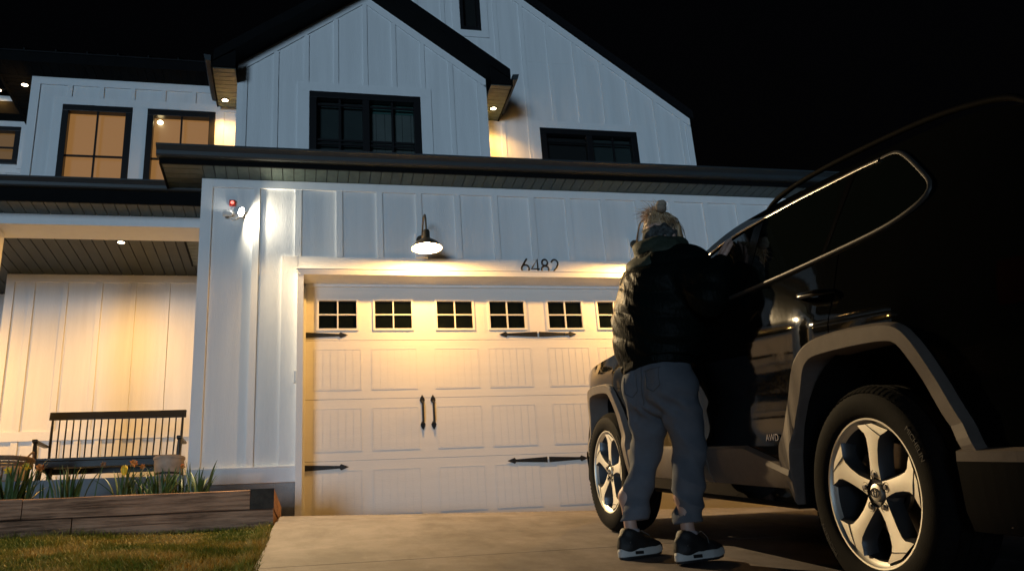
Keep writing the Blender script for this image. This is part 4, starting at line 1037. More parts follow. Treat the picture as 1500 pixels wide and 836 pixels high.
# side glass, pillars and chrome trim, laid 3 mm proud of the body side
TOPL = [(.60, 1.205), (.35, 1.345), (.1, 1.470), (-.2, 1.530), (-.68, 1.562), (-1.43, 1.572), (-1.50, 1.548), (-1.69, 1.39)]
BOTL = [(.60, 1.178), (.2, 1.190), (-.65, 1.220), (-1.3, 1.265), (-1.55, 1.292), (-1.665, 1.33), (-1.69, 1.375)]
topz = lambda y: ip(-y, [(-a, b2) for a, b2 in TOPL]); botz = lambda y: ip(-y, [(-a, b2) for a, b2 in BOTL])
def pane(name, ya, yb, lean_a=0, lean_b=0, parent=None, mm=None, off=.003, inset=.008):
    """ya > yb; the ends lean with height."""
    for s in (-1, 1):
        w = MB().use(mm or M['carglass']); n = 24; k = 7; grid = []
        for i in range(n + 1):
            L = []
            for j in range(k + 1):
                t_ = j / k; y0_ = ya + lean_a * t_; y1_ = yb + lean_b * t_; y = y0_ + (y1_ - y0_) * i / n
                zb_, zt_ = botz(y) + inset, topz(y) - inset
                if zt_ < zb_: zb_ = zt_ = (zb_ + zt_) / 2
                z = zb_ + (zt_ - zb_) * t_; L.append((s * (hwid(y, z) + off), y, z))
            grid += L
        K = k + 1
        w.add(grid, [(i * K + j, i * K + j + 1, (i + 1) * K + j + 1, (i + 1) * K + j) for i in range(n) for j in range(k)])
        w.build(name, doors[(parent, s)] if parent else car, smooth=50)
pane('window', .585, -.405, 0, -.04, 'front_door'); pane('window', -.50, -1.085, -.04, -.10, 'rear_door'); pane('quarter_window', -1.125, -1.672, -.105, .0)
pane('pillar_cover', -.411, -.493, -.04, -.04, 'rear_door', M['gloss_black'], .004, .004)
pane('pillar_cover', -1.09, -1.12, -.10, -.105, 'rear_door', M['gloss_black'], .0045, .004)
for s in (-1, 1):
    loop = [(y, z) for y, z in smooth_path(TOPL, 1)]
    pt = [(s * (hwid(y, z) + .006), y, z + .004) for y, z in [(q[0], q[1]) for q in rs(loop, 70)]]
    cut_ = max(i for i, q in enumerate(pt) if q[1] > -1.40)
    w = MB().use(M['chrome']); w.tube(pt[:cut_ + 1], 0.0095, 6, flat=.6); w.build('window_trim', car, smooth=60)
    back = [(-1.38, 1.572), (-1.47, 1.571), (-1.54, 1.525), (-1.64, 1.435), (-1.69, 1.385), (-1.685, 1.345), (-1.62, 1.312), (-1.50, 1.282), (-1.30, 1.262), (-.65, 1.218), (.60, 1.176)]
    pb = [(s * (hwid(q[0], q[1]) + .006), q[0], q[1] + .001) for q in rs(smooth_path(back, 3), 110)]
    w = MB().use(M['shaded_chrome']); w.tube(pb, 0.0085, 6, flat=.6); w.build('window_trim', car, smooth=60)
    # roof rail
    rp = [(s * (.655 - .0), y, 1.655 + dz) for y, dz in ((-1.97, -.085), (-1.90, -.04), (-1.6, .012), (-1.15, .030), (-.75, .030), (-.5, .004), (-.40, -.045))]
    w = MB().use(M['rail']); w.tube([tuple(p_) for p_ in smooth_path(rp, 2)], .012, 8); w.build('roof_rail', car, smooth=60)
    # door handles with a dished cup
    for key, yh in (('front_door', .02), ('rear_door', -1.105)):
        z = 1.085 if key == 'front_door' else 1.105
        h_ = []
        for k in range(15):
            u = -1 + 2 * k / 14; y = yh + .118 * u; h_.append((s * (hwid(y, z) + .040 * (1 - abs(u) ** 5) + .002), y, z + .012 * -u * 0 + .006 * u))
        w = MB().use(M['gloss_black']); w.tube(h_, [.012 + .006 * (1 - abs(-1 + 2 * k / 14) ** 3) for k in range(15)], 10, flat=.65); w.build('handle', doors[(key, s)], smooth=60)
    # mirror
    w = MB().use(M['gloss_black']); c = Vector((s * .965, .47, 1.145))
    n, k = 12, 14; g_ = []
    for i in range(n + 1):
        ph = pi * i / n
        for j in range(k):
            a = 2 * pi * j / k; q = lambda v_, e_: abs(v_) ** e_ * (1 if v_ > 0 else -1)
            g_.append((c.x + .105 * q(cos(ph), .7), c.y + .075 * q(sin(ph) * cos(a), .8), c.z + .075 * q(sin(ph) * sin(a), .7)))
    w.add(g_, [(i * k + j, i * k + (j + 1) % k, (i + 1) * k + (j + 1) % k, (i + 1) * k + j) for i in range(n) for j in range(k)])
    w.tube([(s * .86, .53, 1.125), (s * .92, .52, 1.12)], .03, 8); w.build('mirror', car, smooth=60)
    # tail lamp, head lamp
    def patch(name, ya, yb, za, zb, mm, off=.006, skew=0):
        w = MB().use(mm); n = 14; k = 5
        g_ = []
        for i in range(n + 1):
            for j in range(k + 1):
                y = ya + (yb - ya) * i / n; z = (za + (zb - za) * j / k) + skew * i / n; z = min(z, zside(y) - .004); g_.append((s * (hwid(y, z) + off), y, z))
        w.add(g_, [(i * (k + 1) + j, i * (k + 1) + j + 1, (i + 1) * (k + 1) + j + 1, (i + 1) * (k + 1) + j) for i in range(n) for j in range(k)]); w.build(name, car, smooth=50)
    patch('tail_lamp', -1.98, -2.315, .93, 1.06, M['redlamp']); patch('head_lamp', 1.86, 2.20, .80, .90, M['headlamp'], skew=-.04)
    # reflector on the rear corner
    patch('reflector', -2.16, -2.27, .56, .60, M['redlamp'], off=.006)
w = MB().use(M['gloss_black']); w.prism([(-1.94, 1.60), (-2.10, 1.585), (-2.13, 1.60), (-1.94, 1.655)], -.60, .60, 'x'); w.build('spoiler', car, bevel=.01)
tm = text_mesh('AWD', .042, .002); tm.materials.append(M['badge'])
o = link('badge', tm, doors[('rear_door', -1)]); o.matrix_local = Matrix.Translation((-(hwid(-.70, .565) + .004), -.70, .563)) @ Matrix(((0, 0, -1, 0), (-1, 0, 0, 0), (0, 1, 0, 0), (0, 0, 0, 1))) @ Matrix.Shear('XY', 4, (.25, 0)).to_4x4() if False else Matrix.Translation((-(hwid(-.70, .565) + .004), -.70, .563)) @ Matrix(((0, 0, -1, 0), (-1, 0, 0, 0), (0, 1, 0, 0), (0, 0, 0, 1)))

# wheels -----------------------------------------------------------------
def wheel(yc, s, phase):
    """local axle along x; the outer face looks to s."""
    X = lambda d: s * (.888 - d)                # d = depth inward from the rim flange plane
    c = (0, yc, .37)
    def lathe(w, prof, n=72): w.lathe([(r_, X(d)) for r_, d in prof], n, 'x', c); return w
    w = MB().use(M['alloy'])
    lathe(w, [(.2585, .012), (.2595, .002), (.256, -.003), (.250, -.002), (.247, .006), (.240, .012), (.232, .020)])
    w.use(M['alloy_dark']); lathe(w, [(.232, .020), (.226, .05), (.222, .12), (.222, .20), (.235, .21)])
    def pol(r_, a, d):
        A = phase + a; return (X(d), yc + (1 if s < 0 else -1) * -1 * r_ * cos(A) * -1, .37 + r_ * sin(A))
    out = [(.052, 32), (.075, 19), (.105, 12.5), (.150, 9.8), (.185, 10.0), (.205, 12.5), (.222, 17.5), (.238, 20.5)]
    for k in range(5):
        a0 = radians(72 * k); sk = lambda r_: radians(4.5) * max(0, (r_ - .10) / .14)
        Lf = [(r_, a0 + radians(d_) + sk(r_)) for r_, d_ in out]; Rt = [(r_, a0 - radians(d_) + sk(r_)) for r_, d_ in out]
        face = lambda r_: .017 - .012 * min(1, max(0, (r_ - .06) / .17))
        w.use(M['alloy']); n = len(out); fr = [pol(r_, a, face(r_)) for r_, a in Lf] + [pol(r_, a, face(r_)) for r_, a in Rt]
        mid = [pol(r_, (Lf[i][1] + Rt[i][1]) / 2, face(r_) - .0025) for i, (r_, _) in enumerate(out)]
        w.add(fr + mid, [(i, i + 1, 2 * n + i + 1, 2 * n + i) for i in range(n - 1)] + [(2 * n + i, 2 * n + i + 1, n + i + 1, n + i) for i in range(n - 1)])
        w.use(M['alloy_dark'])
        for S_, sg in ((Lf, 1), (Rt, -1)):
            a1 = [pol(r_, a, face(r_)) for r_, a in S_]; b1 = [pol(r_ - (.006 if r_ > .2 else 0), a + sg * radians(min(9, .55 / r_)), face(r_) + .018) for r_, a in S_]; c1 = [pol(r_, a + sg * radians(min(9, .75 / r_)), face(r_) + .055) for r_, a in S_]
            w.add(a1 + b1 + c1, [(q * n + i, q * n + i + 1, (q + 1) * n + i + 1, (q + 1) * n + i) for q in (0, 1) for i in range(n - 1)])
        # notch line near the rim
        w.use(M['alloy_dark']); r1 = .212
        w.tube([pol(.203, a0 + radians(13.5) + sk(.2), face(.203) - .0012), pol(.214, a0 + radians(3) + sk(.21), face(.214) - .0035), pol(.236, a0 - radians(8) + sk(.22), face(.236) - .0015)], .0016, 5)
    w.use(M['alloy_dark']); lathe(w, [(.001, .026), (.034, .025), (.040, .022), (.056, .024), (.066, .036), (.070, .075)], 40)
    wo = w.build('wheel', car, smooth=35)
    for k in range(5):
        a = radians(72 * k - 4); w = MB().use(M['black']); q = pol(.060, a, 0)
        w.lathe([(.0175, X(.024)), (.0170, X(.0135)), (.0120, X(.021))], 16, 'x', (0, q[1], q[2])); w.use(M['chrome'])
        w.lathe([(.0105, X(.024)), (.0105, X(.0125)), (.008, X(.0085)), (.001, X(.0080))], 6, 'x', (0, q[1], q[2])); w.build('lug_nut', wo)
    w = MB().use(M['alloy']); lathe(w, [(.001, .010), (.024, .0105), (.0295, .013), (.031, .026)], 36); w.build('centre_cap', wo, smooth=35)
    w = MB().use(M['alloy_dark'])
    for ry, rz, dz in ((.0225, .0155, 0), (.0075, .0150, 0), (.0165, .0058, .0085)):
        w.tube([(X(.0092), yc + ry * cos(2 * pi * q / 28), .37 + dz + rz * sin(2 * pi * q / 28)) for q in range(29)], .0015, 6)
    w.build('emblem', wo, smooth=60)
    w = MB().use(M['disc']); lathe(w, [(.05, .10), (.075, .095), (.08, .105), (.165, .105), (.166, .13)], 48); w.build('brake_disc', wo, smooth=35)
    w = MB().use(M['disc'])
    ca = radians(25); pr = []
    for k in range(9):
        a = ca - radians(24) + radians(48) * k / 8; pr.append((.178 * cos(a), .178 * sin(a)))
    for k in range(8, -1, -1):
        a = ca - radians(24) + radians(48) * k / 8; pr.append((.118 * cos(a), .118 * sin(a)))
    w.prism([((1 if s < 0 else -1) * -u * (-1 if s < 0 else 1) * (1) + yc, v_ + .37) for u, v_ in pr], X(.070), X(.13), 'x'); w.build('brake_caliper', wo, bevel=.006)
    # tyre
    w = MB().use(M['rubber'])
    side = [(.250, .012), (.258, -.004), (.275, -.012), (.300, -.017), (.320, -.016), (.340, -.010), (.352, .000), (.360, .012), (.366, .026)]
    lathe(w, side, 96)
    tread = []
    d = .026
    for g0 in (.045, .090, .130, .175): tread += [(.3695, d + .002), (.370, g0 - .006), (.362, g0 - .004), (.362, g0 + .004), (.370, g0 + .006)]; d = g0 + .006
    lathe(w, [(.366, .026)] + tread + [(.369, .196), (.352, .222), (.31, .238), (.25, .212)], 96)
    n = 84                                       # shoulder blocks
    for k in range(n):
        a = 2 * pi * k / n; a2 = a + 2 * pi / n * .58
        def T(r_, d_, A): return (X(d_), yc + r_ * cos(A), .37 + r_ * sin(A))
        p8 = [T(.345, -.0115, a), T(.345, -.0115, a2), T(.3635, .013, a2), T(.3635, .013, a), T(.3715, .037, a2), T(.3715, .037, a)]
        w.add(p8 + [T(.340, -.006, a), T(.340, -.006, a2)], [(0, 1, 2, 3), (3, 2, 4, 5), (6, 7, 1, 0)])
    w.build('tyre', wo, smooth=40)
    if s < 0:
        tm_ = text_mesh('MICHELIN', .026, .0006); V = [tuple(v_.co) for v_ in tm_.vertices]; Fc = [tuple(p_.vertices) for p_ in tm_.polygons]; bpy.data.meshes.remove(tm_)
        for ac in (radians(148), radians(-35)):
            w = MB().use(M['rubber_mark']); vs_ = []
            for u, v_, z_ in V:
                r_ = .3175 + v_; A = ac + u / .3175 * 1.12
                vs_.append((X(-.0172 - z_), yc - r_ * cos(A) * -1 if False else yc + r_ * cos(A), .37 + r_ * sin(A)))
            w.add(vs_, Fc); w.build('lettering', wo)
    
    return wo
wheel(-1.345, -1, radians(92)); wheel(1.345, -1, radians(97)); wheel(-1.345, 1, radians(70)); wheel(1.345, 1, radians(50))
# ------------------------------------------------------------------ person
class Field:
    """distance field on a grid, turned into one continuous skin (surface nets)."""
    def __init__(s, lo, hi, h):
        s.lo = np.array(lo, float); s.h = h; s.n = np.ceil((np.array(hi) - s.lo) / h).astype(int) + 1
        s.d = np.full(s.n, 1.0, np.float32)
    def sub(s, lo, hi):
        a = np.clip(np.floor((np.array(lo) - s.lo) / s.h).astype(int), 0, s.n - 1); b = np.clip(np.ceil((np.array(hi) - s.lo) / s.h).astype(int) + 1, 1, s.n)
        sl = tuple(slice(i, j) for i, j in zip(a, b))
        g = [s.lo[k] + s.h * np.arange(a[k], b[k]) for k in range(3)]
        return sl, np.meshgrid(*g, indexing='ij')
    def cap(s, a, b, ra, rb, k=0.03, sq=(1, 1, 1), cut=False, ease=0.0):
        a = np.array(a, float); b = np.array(b, float); q = np.array(sq, float); R = max(ra, rb) + k + .05
        sl, (X, Y, Z) = s.sub(np.minimum(a, b) - R * q, np.maximum(a, b) + R * q)
        A, B_ = a / q, b / q; ab = B_ - A; P0 = (X / q[0] - A[0], Y / q[1] - A[1], Z / q[2] - A[2])
        t_ = np.clip(sum(P0[i] * ab[i] for i in range(3)) / max(1e-9, ab @ ab), 0, 1)
        r_ = ra + (rb - ra) * t_ + ease * np.sin(pi * t_)
        d = (np.sqrt(sum((P0[i] - ab[i] * t_) ** 2 for i in range(3))) - r_) * q.min()
        o_ = s.d[sl]
        if cut:
            hh = np.maximum(k - np.abs(o_ + d), 0) / max(k, 1e-6); s.d[sl] = np.maximum(o_, -d) + hh * hh * k / 4
        else:
            hh = np.maximum(k - np.abs(o_ - d), 0) / max(k, 1e-6); s.d[sl] = np.minimum(o_, d) - hh * hh * k / 4
        return s
    def chain(s, pts, rs_, k=0.03, sq=(1, 1, 1)):
        for i in range(len(pts) - 1): s.cap(pts[i], pts[i + 1], rs_[i], rs_[i + 1], k, sq)
        return s
    def grid(s): return np.meshgrid(*[s.lo[k] + s.h * np.arange(s.n[k]) for k in range(3)], indexing='ij')
    def mesh(s):
        d = s.d; n = d.shape; ins = d < 0
        c = np.zeros([m_ - 1 for m_ in n], np.int8)
        for i in (0, 1):
            for j in (0, 1):
                for k in (0, 1): c += ins[i:n[0] - 1 + i, j:n[1] - 1 + j, k:n[2] - 1 + k]
        act = (c > 0) & (c < 8); idx = np.full(act.shape, -1, np.int64); A = np.argwhere(act); idx[act] = np.arange(len(A))
        acc = np.zeros((len(A), 3)); cnt = np.zeros(len(A)); cor = [(i, j, k) for i in (0, 1) for j in (0, 1) for k in (0, 1)]
        for p_ in cor:
            for ax in range(3):
                if p_[ax]: continue
                q = list(p_); q[ax] = 1
                d0 = d[A[:, 0] + p_[0], A[:, 1] + p_[1], A[:, 2] + p_[2]]; d1 = d[A[:, 0] + q[0], A[:, 1] + q[1], A[:, 2] + q[2]]
                m_ = (d0 < 0) != (d1 < 0); t_ = np.where(m_, d0 / np.where(m_, d0 - d1, 1), 0)
                e_ = np.tile(np.array(p_, float), (len(A), 1)); e_[:, ax] = t_; acc[m_] += e_[m_]; cnt += m_
        V = s.lo + s.h * (A + acc / cnt[:, None]); F = []
        for ax in range(3):
            u, v = [(1, 2), (2, 0), (0, 1)][ax]; sl0 = [slice(1, -1)] * 3; sl0[ax] = slice(0, n[ax] - 1); sl1 = list(sl0); sl1[ax] = slice(1, n[ax])
            a_, b_ = ins[tuple(sl0)], ins[tuple(sl1)]
            for flip, m_ in ((False, a_ & ~b_), (True, ~a_ & b_)):
                E_ = np.argwhere(m_)
                if not len(E_): continue
                off = np.ones(3, int); off[ax] = 0; E_ = E_ + off; q = []
                for du, dv in ((-1, -1), (0, -1), (0, 0), (-1, 0)):
                    o_ = E_.copy(); o_[:, u] += du; o_[:, v] += dv; q.append(idx[o_[:, 0], o_[:, 1], o_[:, 2]])
                q = np.stack(q, 1); F.append(q[:, ::-1] if flip else q)
        return V, np.concatenate(F)

def wob(X, Y, Z, f_, seed=0):
    """cheap smooth wandering noise from summed, skewed sines."""
    s_ = seed * 1.7
    return (np.sin(f_ * (X + .6 * Y) + s_ + 1.3 * np.sin(f_ * .7 * (Z - .4 * X) + 2 * s_)) + np.sin(f_ * 1.3 * (Z + .5 * Y) - s_ + 1.1 * np.sin(f_ * .6 * (Y + .3 * X) + s_))) * .5

M['skin'] = mat('skin', (0.52, 0.33, 0.26), 0.5, var=0.08, vscale=18)
M['jacket'] = mat('black_quilted_nylon', (0.0035, 0.0055, 0.005), 0.45, bump=0.5, bscale=42, spec=0.05, rvar=0.1, stretch=(1.6, 1.6, .6))
M['hood'] = mat('dark_green_hood_cloth', (0.022, 0.032, 0.020), 0.75, var=0.3, vscale=14, bump=0.3, bscale=90)
M['trouser'] = mat('slate_grey_cotton', (0.135, 0.147, 0.172), 0.9, var=0.12, vscale=9, bump=0.35, bscale=300, spec=0.2)
M['seam_dark'] = mat('dark_trouser_seam', (0.09, 0.092, 0.10), 0.9)
M['shoe'] = mat('black_trainer_mesh', (0.011, 0.011, 0.012), 0.55, bump=0.3, bscale=300)
M['shoe_accent'] = mat('grey_shoe_overlay', (0.10, 0.10, 0.10), 0.4)
M['midsole'] = mat('off_white_midsole', (0.52, 0.52, 0.50), 0.6, var=0.08, vscale=15)
M['sock'] = mat('pale_ankle_sock', (0.36, 0.33, 0.36), 0.9)
M['headband'] = mat('dark_mottled_knit', (0.05, 0.055, 0.055), 0.9, var=0.95, vscale=48, bump=0.6, bscale=160, detail=2)
M['hair'] = mat('blonde_hair', (0.42, 0.27, 0.14), 0.5, var=0.45, vscale=30, stretch=(3, 3, 1))
M['scrunchie'] = mat('tight_hair_bun', (0.30, 0.24, 0.18), 0.95, var=0.35, vscale=40, bump=0.8, bscale=90)

per = empty('person', (1.62, -4.71, -0.622), 'person in black puffer jacket and grey trousers standing at the car door, seen from behind', 'person', rot=(0, 0, -radians(62))); per.scale = (.98, .98, .98)
LA, RA_ = (-.175, .05, .13), (.19, .045, .085); LK, RK = (-.075, .115, .52), (.215, .10, .50); HC = (.135, .05, .90)
SL, SR = (.05, .09, 1.405), (.405, .05, 1.39); NK = (.225, .085, 1.50); HD = (.228, .095, 1.615)
EL, ER = (-.035, .17, 1.14), (.545, -.02, 1.17); WL_, WR = (.10, .255, 1.32), (.60, .035, 1.335)

# body: one continuous skin from head to ankles, with ears, face, hands and separate fingers
f = Field((-.34, -.16, 0.02), (.74, .62, 1.80), 0.0055)
f.cap((HD[0], HD[1] - .012, HD[2] + .025), (HD[0], HD[1] + .012, HD[2] + .02), .083, .080, .03, (0.95, 1.08, 1.12))
f.cap((HD[0], HD[1] + .045, HD[2] - .06), (HD[0], HD[1] + .055, HD[2] - .075), .052, .042, .05)            # jaw
f.cap((HD[0], HD[1] + .092, HD[2] + .015), (HD[0], HD[1] + .110, HD[2] - .018), .010, .0145, .014)          # nose
for s in (-1, 1):
    f.cap((HD[0] + s * .030, HD[1] + .097, HD[2] + .018), (HD[0] + s * .034, HD[1] + .098, HD[2] + .018), .014, .014, .008, cut=True)   # eye socket
    f.cap((HD[0] + s * .031, HD[1] + .083, HD[2] + .018), (HD[0] + s * .031, HD[1] + .0831, HD[2] + .018), .0125, .0125, .003)       # eyeball
    f.cap((HD[0] + s * .082, HD[1] - .006, HD[2] + .020), (HD[0] + s * .080, HD[1] + .004, HD[2] - .022), .013, .009, .012, (.5, 1, 1))  # ear
f.cap((HD[0] - .018, HD[1] + .098, HD[2] - .052), (HD[0] + .018, HD[1] + .098, HD[2] - .052), .0085, .0085, .008); f.cap((HD[0] - .018, HD[1] + .108, HD[2] - .052), (HD[0] + .018, HD[1] + .108, HD[2] - .052), .003, .003, .004, cut=True)
f.cap((HD[0], HD[1] - .012, HD[2] - .05), (NK[0], NK[1] - .02, NK[2] - .06), .056, .062, .04)
f.chain([(.225, .06, 1.42), (.18, .05, 1.18), (.14, .05, .92)], [.125, .115, .125], .08, (1.25, .82, 1))
f.cap(SL, SR, .062, .062, .08)
for S_, E_, W_ in ((SL, EL, WL_), (SR, ER, WR)): f.chain([S_, E_, W_], [.052, .042, .029], .03)
for A_, K_, s in ((LA, LK, -1), (RA_, RK, 1)):
    f.chain([(HC[0] + s * .085, HC[1], HC[2] - .04), K_, (A_[0], A_[1] - .012, A_[2] + .19), A_], [.070, .042, .033, .033], .04)
    f.cap((A_[0], A_[1], A_[2]), (A_[0] + .01, A_[1] + .03, A_[2] - .05), .034, .030, .02); f.cap((A_[0], A_[1] - .02, A_[2] - .06), (A_[0], A_[1] + .10, A_[2] - .068), .024, .018, .02)
def hand(W_, d, nrm, side, curl):
    """palm plus five unequal, bent fingers; d points along the palm, nrm out of its back."""
    d = Vector(d).normalized(); nrm = Vector(nrm); nrm = (nrm - d * nrm.dot(d)).normalized(); sd = d.cross(nrm) * side; W_ = Vector(W_)
    for o_ in (-.026, -.009, .009, .026): f.cap(W_ + sd * o_ * .6 + d * .01, W_ + d * .088 + sd * o_, .0155, .0125, .016)
    for o_, L_, r_ in ((-.030, .062, .0078), (-.0105, .080, .0086), (.0095, .085, .0088), (.029, .074, .0084)):
        p0 = W_ + d * .090 + sd * o_; d1 = (d + nrm * -.35 * curl + sd * o_ * 4).normalized(); p1 = p0 + d1 * L_ * .45
        d2 = (d + nrm * -1.1 * curl + sd * o_ * 3).normalized(); p2 = p1 + d2 * L_ * .32; d3 = (d + nrm * -1.7 * curl).normalized(); p3 = p2 + d3 * L_ * .25
        f.chain([p0 - d * .02, p1, p2, p3], [r_ * 1.12, r_ * 1.04, r_ * .96, r_ * .82], .005)
    t0 = W_ + d * .022 + sd * .026; t1 = W_ + d * .055 + sd * .056 - nrm * .010; t2 = t1 + d * .03 + sd * .010 - nrm * .008; t3 = t2 + d * .024 - nrm * .004
    f.chain([t0, t1, t2, t3], [.0145, .0118, .0105, .0088], .008)
ry = radians(62); out_w = Vector((-1, 0, 0)); to_loc = Matrix.Rotation(ry, 3, 'Z'); glass_n = to_loc @ out_w; up_l = Vector((0, 0, 1)); fwd_l = to_loc @ Vector((0, 1, 0))
hand(WR, up_l * .8 + fwd_l * .25 - glass_n * .35, glass_n, 1, .45)
hand(WL_, Vector((.5, .15, .85)), Vector((-.4, -.7, .3)), -1, .7)
V, F_ = f.mesh(); body = npmesh('body', V, F_, [M['skin']], per, smooth=70)

# jacket: bulky, quilted, cinched at the hem
f = Field((-.28, -.30, .88), (.74, .60, 1.62), 0.006)
f.chain([(.140, .045, .975), (.150, .045, 1.06), (.172, .05, 1.20), (.205, .055, 1.33), (.225, .065, 1.40)], [.176, .198, .203, .184, .150], .05, (1.25, .90, 1.0))
f.cap((.22, .03, 1.36), (.225, .04, 1.40), .15, .13, .06, (1.3, 1, 1))
f.cap((SL[0], SL[1], SL[2] - .005), (SR[0], SR[1], SR[2] - .005), .098, .098, .07); f.cap((.225, .07, 1.45), (.227, .085, 1.515), .115, .098, .05, (1.05, 1, 1))
for S_, E_, W_ in ((SL, EL, WL_), (SR, ER, WR)):
    S_, E_, W_ = Vector(S_), Vector(E_), Vector(W_)
    f.chain([S_, S_.lerp(E_, .5), E_, E_.lerp(W_, .55), E_.lerp(W_, .98)], [.098, .093, .086, .074, .053], .045)
X, Y, Z = f.grid()
zq = Z + .05 * np.sin(5 * X + 2 * Y) + .24 * (X - .18) + .022 * wob(X, Y, Z, 9, 1)
bf = np.abs(np.sin(pi * zq / .15)); f.d -= .0085 * (bf ** .6 - .6) * (Z > .95)
wr = wob(X, Y, Z * .45, 42, 2); qa = X * .9 - Y * .5 + Z * .55; qb = Z * .8 - X * .35
f.d -= .0075 * (.45 - np.abs(wob(qa * 2.4, qb * .8, Y, 17, 2))) * (1 - .25 * bf); f.d -= .007 * wob(X, Y, Z, 13, 3); f.d -= .0036 * (.45 - np.abs(wob(qa * 2.2, qb * .9, Y * .7, 36, 4)))
f.d = np.maximum(f.d, .935 + .02 * np.sin(8 * X) - Z)
f.d = np.maximum(f.d, Z - 1.555)
f.cap((NK[0], NK[1], 1.52), (NK[0], NK[1] + .01, 1.64), .066, .085, .02, cut=True)
V, F_ = f.mesh(); npmesh('jacket', V, F_, [M['jacket']], per, smooth=70)
f = Field((-.04, -.16, .86), (.34, .26, 1.02), 0.006)
f.cap((.138, .045, .925), (.14, .045, .955), .166, .170, .02, (1.2, 1, 1)); X, Y, Z = f.grid()
f.d = np.maximum(np.maximum(f.d, .905 + .012 * np.sin(9 * X) - Z), Z - .975); f.d -= .002 * wob(X, Y, Z, 60, 21)
V, F_ = f.mesh(); npmesh('hem_band', V, F_, [M['jacket']], per, smooth=60)
# gathered hood collar
f = Field((-.02, -.16, 1.32), (.46, .30, 1.68), 0.005)
for k in range(20):
    a = 2 * pi * k / 20; b2 = 2 * pi * (k + 1) / 20
    g = lambda t_: (NK[0] + .104 * cos(t_), NK[1] - .012 + .108 * sin(t_), 1.548 + .012 * sin(t_) - .008 * cos(t_))
    f.cap(g(a), g(b2), .036, .036, .02, (1, 1, 1.35))
for k in range(12):
    t_ = k / 11; g = lambda t_: (NK[0] - .145 + .27 * t_, NK[1] - .070 - .060 * sin(pi * t_), 1.472 + .03 * t_ - .060 * sin(pi * t_))
    f.cap(g(k / 12), g((k + 1) / 12), .046, .044, .03, (1, 1, 1.15))
X, Y, Z = f.grid(); f.d -= .005 * np.sin(70 * (Z + .35 * X - .3 * Y) + 2 * wob(X, Y, Z, 12, 5)) + .0035 * wob(X, Y, Z, 40, 6)
V, F_ = f.mesh(); npmesh('hood', V, F_, [M['hood']], per, smooth=70)

# trousers
f = Field((-.34, -.22, .07), (.48, .36, 1.0), 0.0055)
f.chain([(HC[0], HC[1], .94), (HC[0] - .005, HC[1] - .015, .82)], [.138, .142], .05, (1.2, .98, 1))
for s in (-1, 1): f.cap((HC[0] + s * .088, HC[1] - .062, .845), (HC[0] + s * .085, HC[1] - .055, .80), .092, .092, .05)
for A_, K_, s in ((LA, LK, -1), (RA_, RK, 1)):
    A_ = Vector(A_); K_ = Vector(K_); H_ = Vector((HC[0] + s * .088, HC[1] - .005, .80)); cuff = A_ + Vector((0, -.004, .075 if s < 0 else .065))
    f.chain([H_, H_.lerp(K_, .5), K_, K_.lerp(cuff, .5), cuff + Vector((0, 0, -.10))], [.112, .090, .081, .073, .064], .022)
X, Y, Z = f.grid()
leg = (X > .075 + .05 * (Z < .4)).astype(np.float32)
sgn = np.where(X > .08, 1.0, -1.0)
def band(zc, w_): return np.exp(-((Z - zc) / w_) ** 2)
ph = Z * 52 + sgn * (X - .08) * 62 + Y * 48 + 2.2 * wob(X, Y, Z, 11, 7)
sx = sgn * (X - .09)
rid = lambda a_, b_, f_, sd: .42 - np.abs(wob(a_, b_, a_ * .3, f_, sd))
f.d -= .0200 * band(.68, .12) * rid(1.5 * (Z * .9 - sx * 1.25), (X + Y) * .35, 15, 7)
f.d -= .0190 * band(.47, .10) * rid(1.5 * (Z * 1.0 + sx * .8 + Y * .7), (X - Y) * .4, 16, 8)
f.d -= .0200 * band(.25, .12) * rid(1.6 * (Z * 1.15 + X * .5 * sgn + Y * .4), (X - Y) * .5, 19, 16)
f.d -= .0085 * rid(1.4 * (Z * .6 + sx * 1.0), Y * .6 - Z * .2, 24, 17)
f.d -= .0035 * wob(X, Y, Z * .8, 30, 9) + .004 * wob(X, Y, Z * .5, 12, 10)
f.d -= .006 * band(.70, .07) * np.sin(60 * (np.abs(X - .09) * 1.1 + (Z - .7) * .9))
f.d = np.maximum(f.d, Z - .965)
lx, rx = LA[0], RA_[0]
f.d = np.maximum(f.d, np.where(X < .02, LA[2] + .066 + .03 * Y - Z, RA_[2] + .063 + .03 * Y - Z))
for A_ in (LA, RA_): f.cap((A_[0], A_[1], A_[2] - .02), (A_[0], A_[1] - .004, A_[2] + .10), .055, .057, .004, cut=True)
V, F_ = f.mesh(); tr = npmesh('trousers', V, F_, [M['trouser']], per, smooth=70)
w = MB().use(M['seam_dark'])             # rear pocket flap seam
from mathutils.bvhtree import BVHTree
bv = BVHTree.FromPolygons([tuple(v_) for v_ in V], [tuple(q) for q in F_])
def on_back(x, z):
    h_ = bv.ray_cast(Vector((x, -.5, z)), Vector((0, 1, 0))); return (h_[0] + Vector((0, -.0015, 0))) if h_[0] else Vector((x, -.1, z))
for pth in ([(.165, .885), (.165, .80), (.205, .775), (.25, .80), (.25, .885)], [(.155, .888), (.26, .888)], [(.135, .93), (.135, .86), (.12, .78), (.105, .73)], [(.02, .885), (.02, .80), (.06, .775), (.10, .80), (.10, .885)]):
    pp = rs(pth, 30); w.tube([on_back(q.x, q.y) for q in pp], .0026, 6)
w.build('pocket_seam', per, smooth=60)

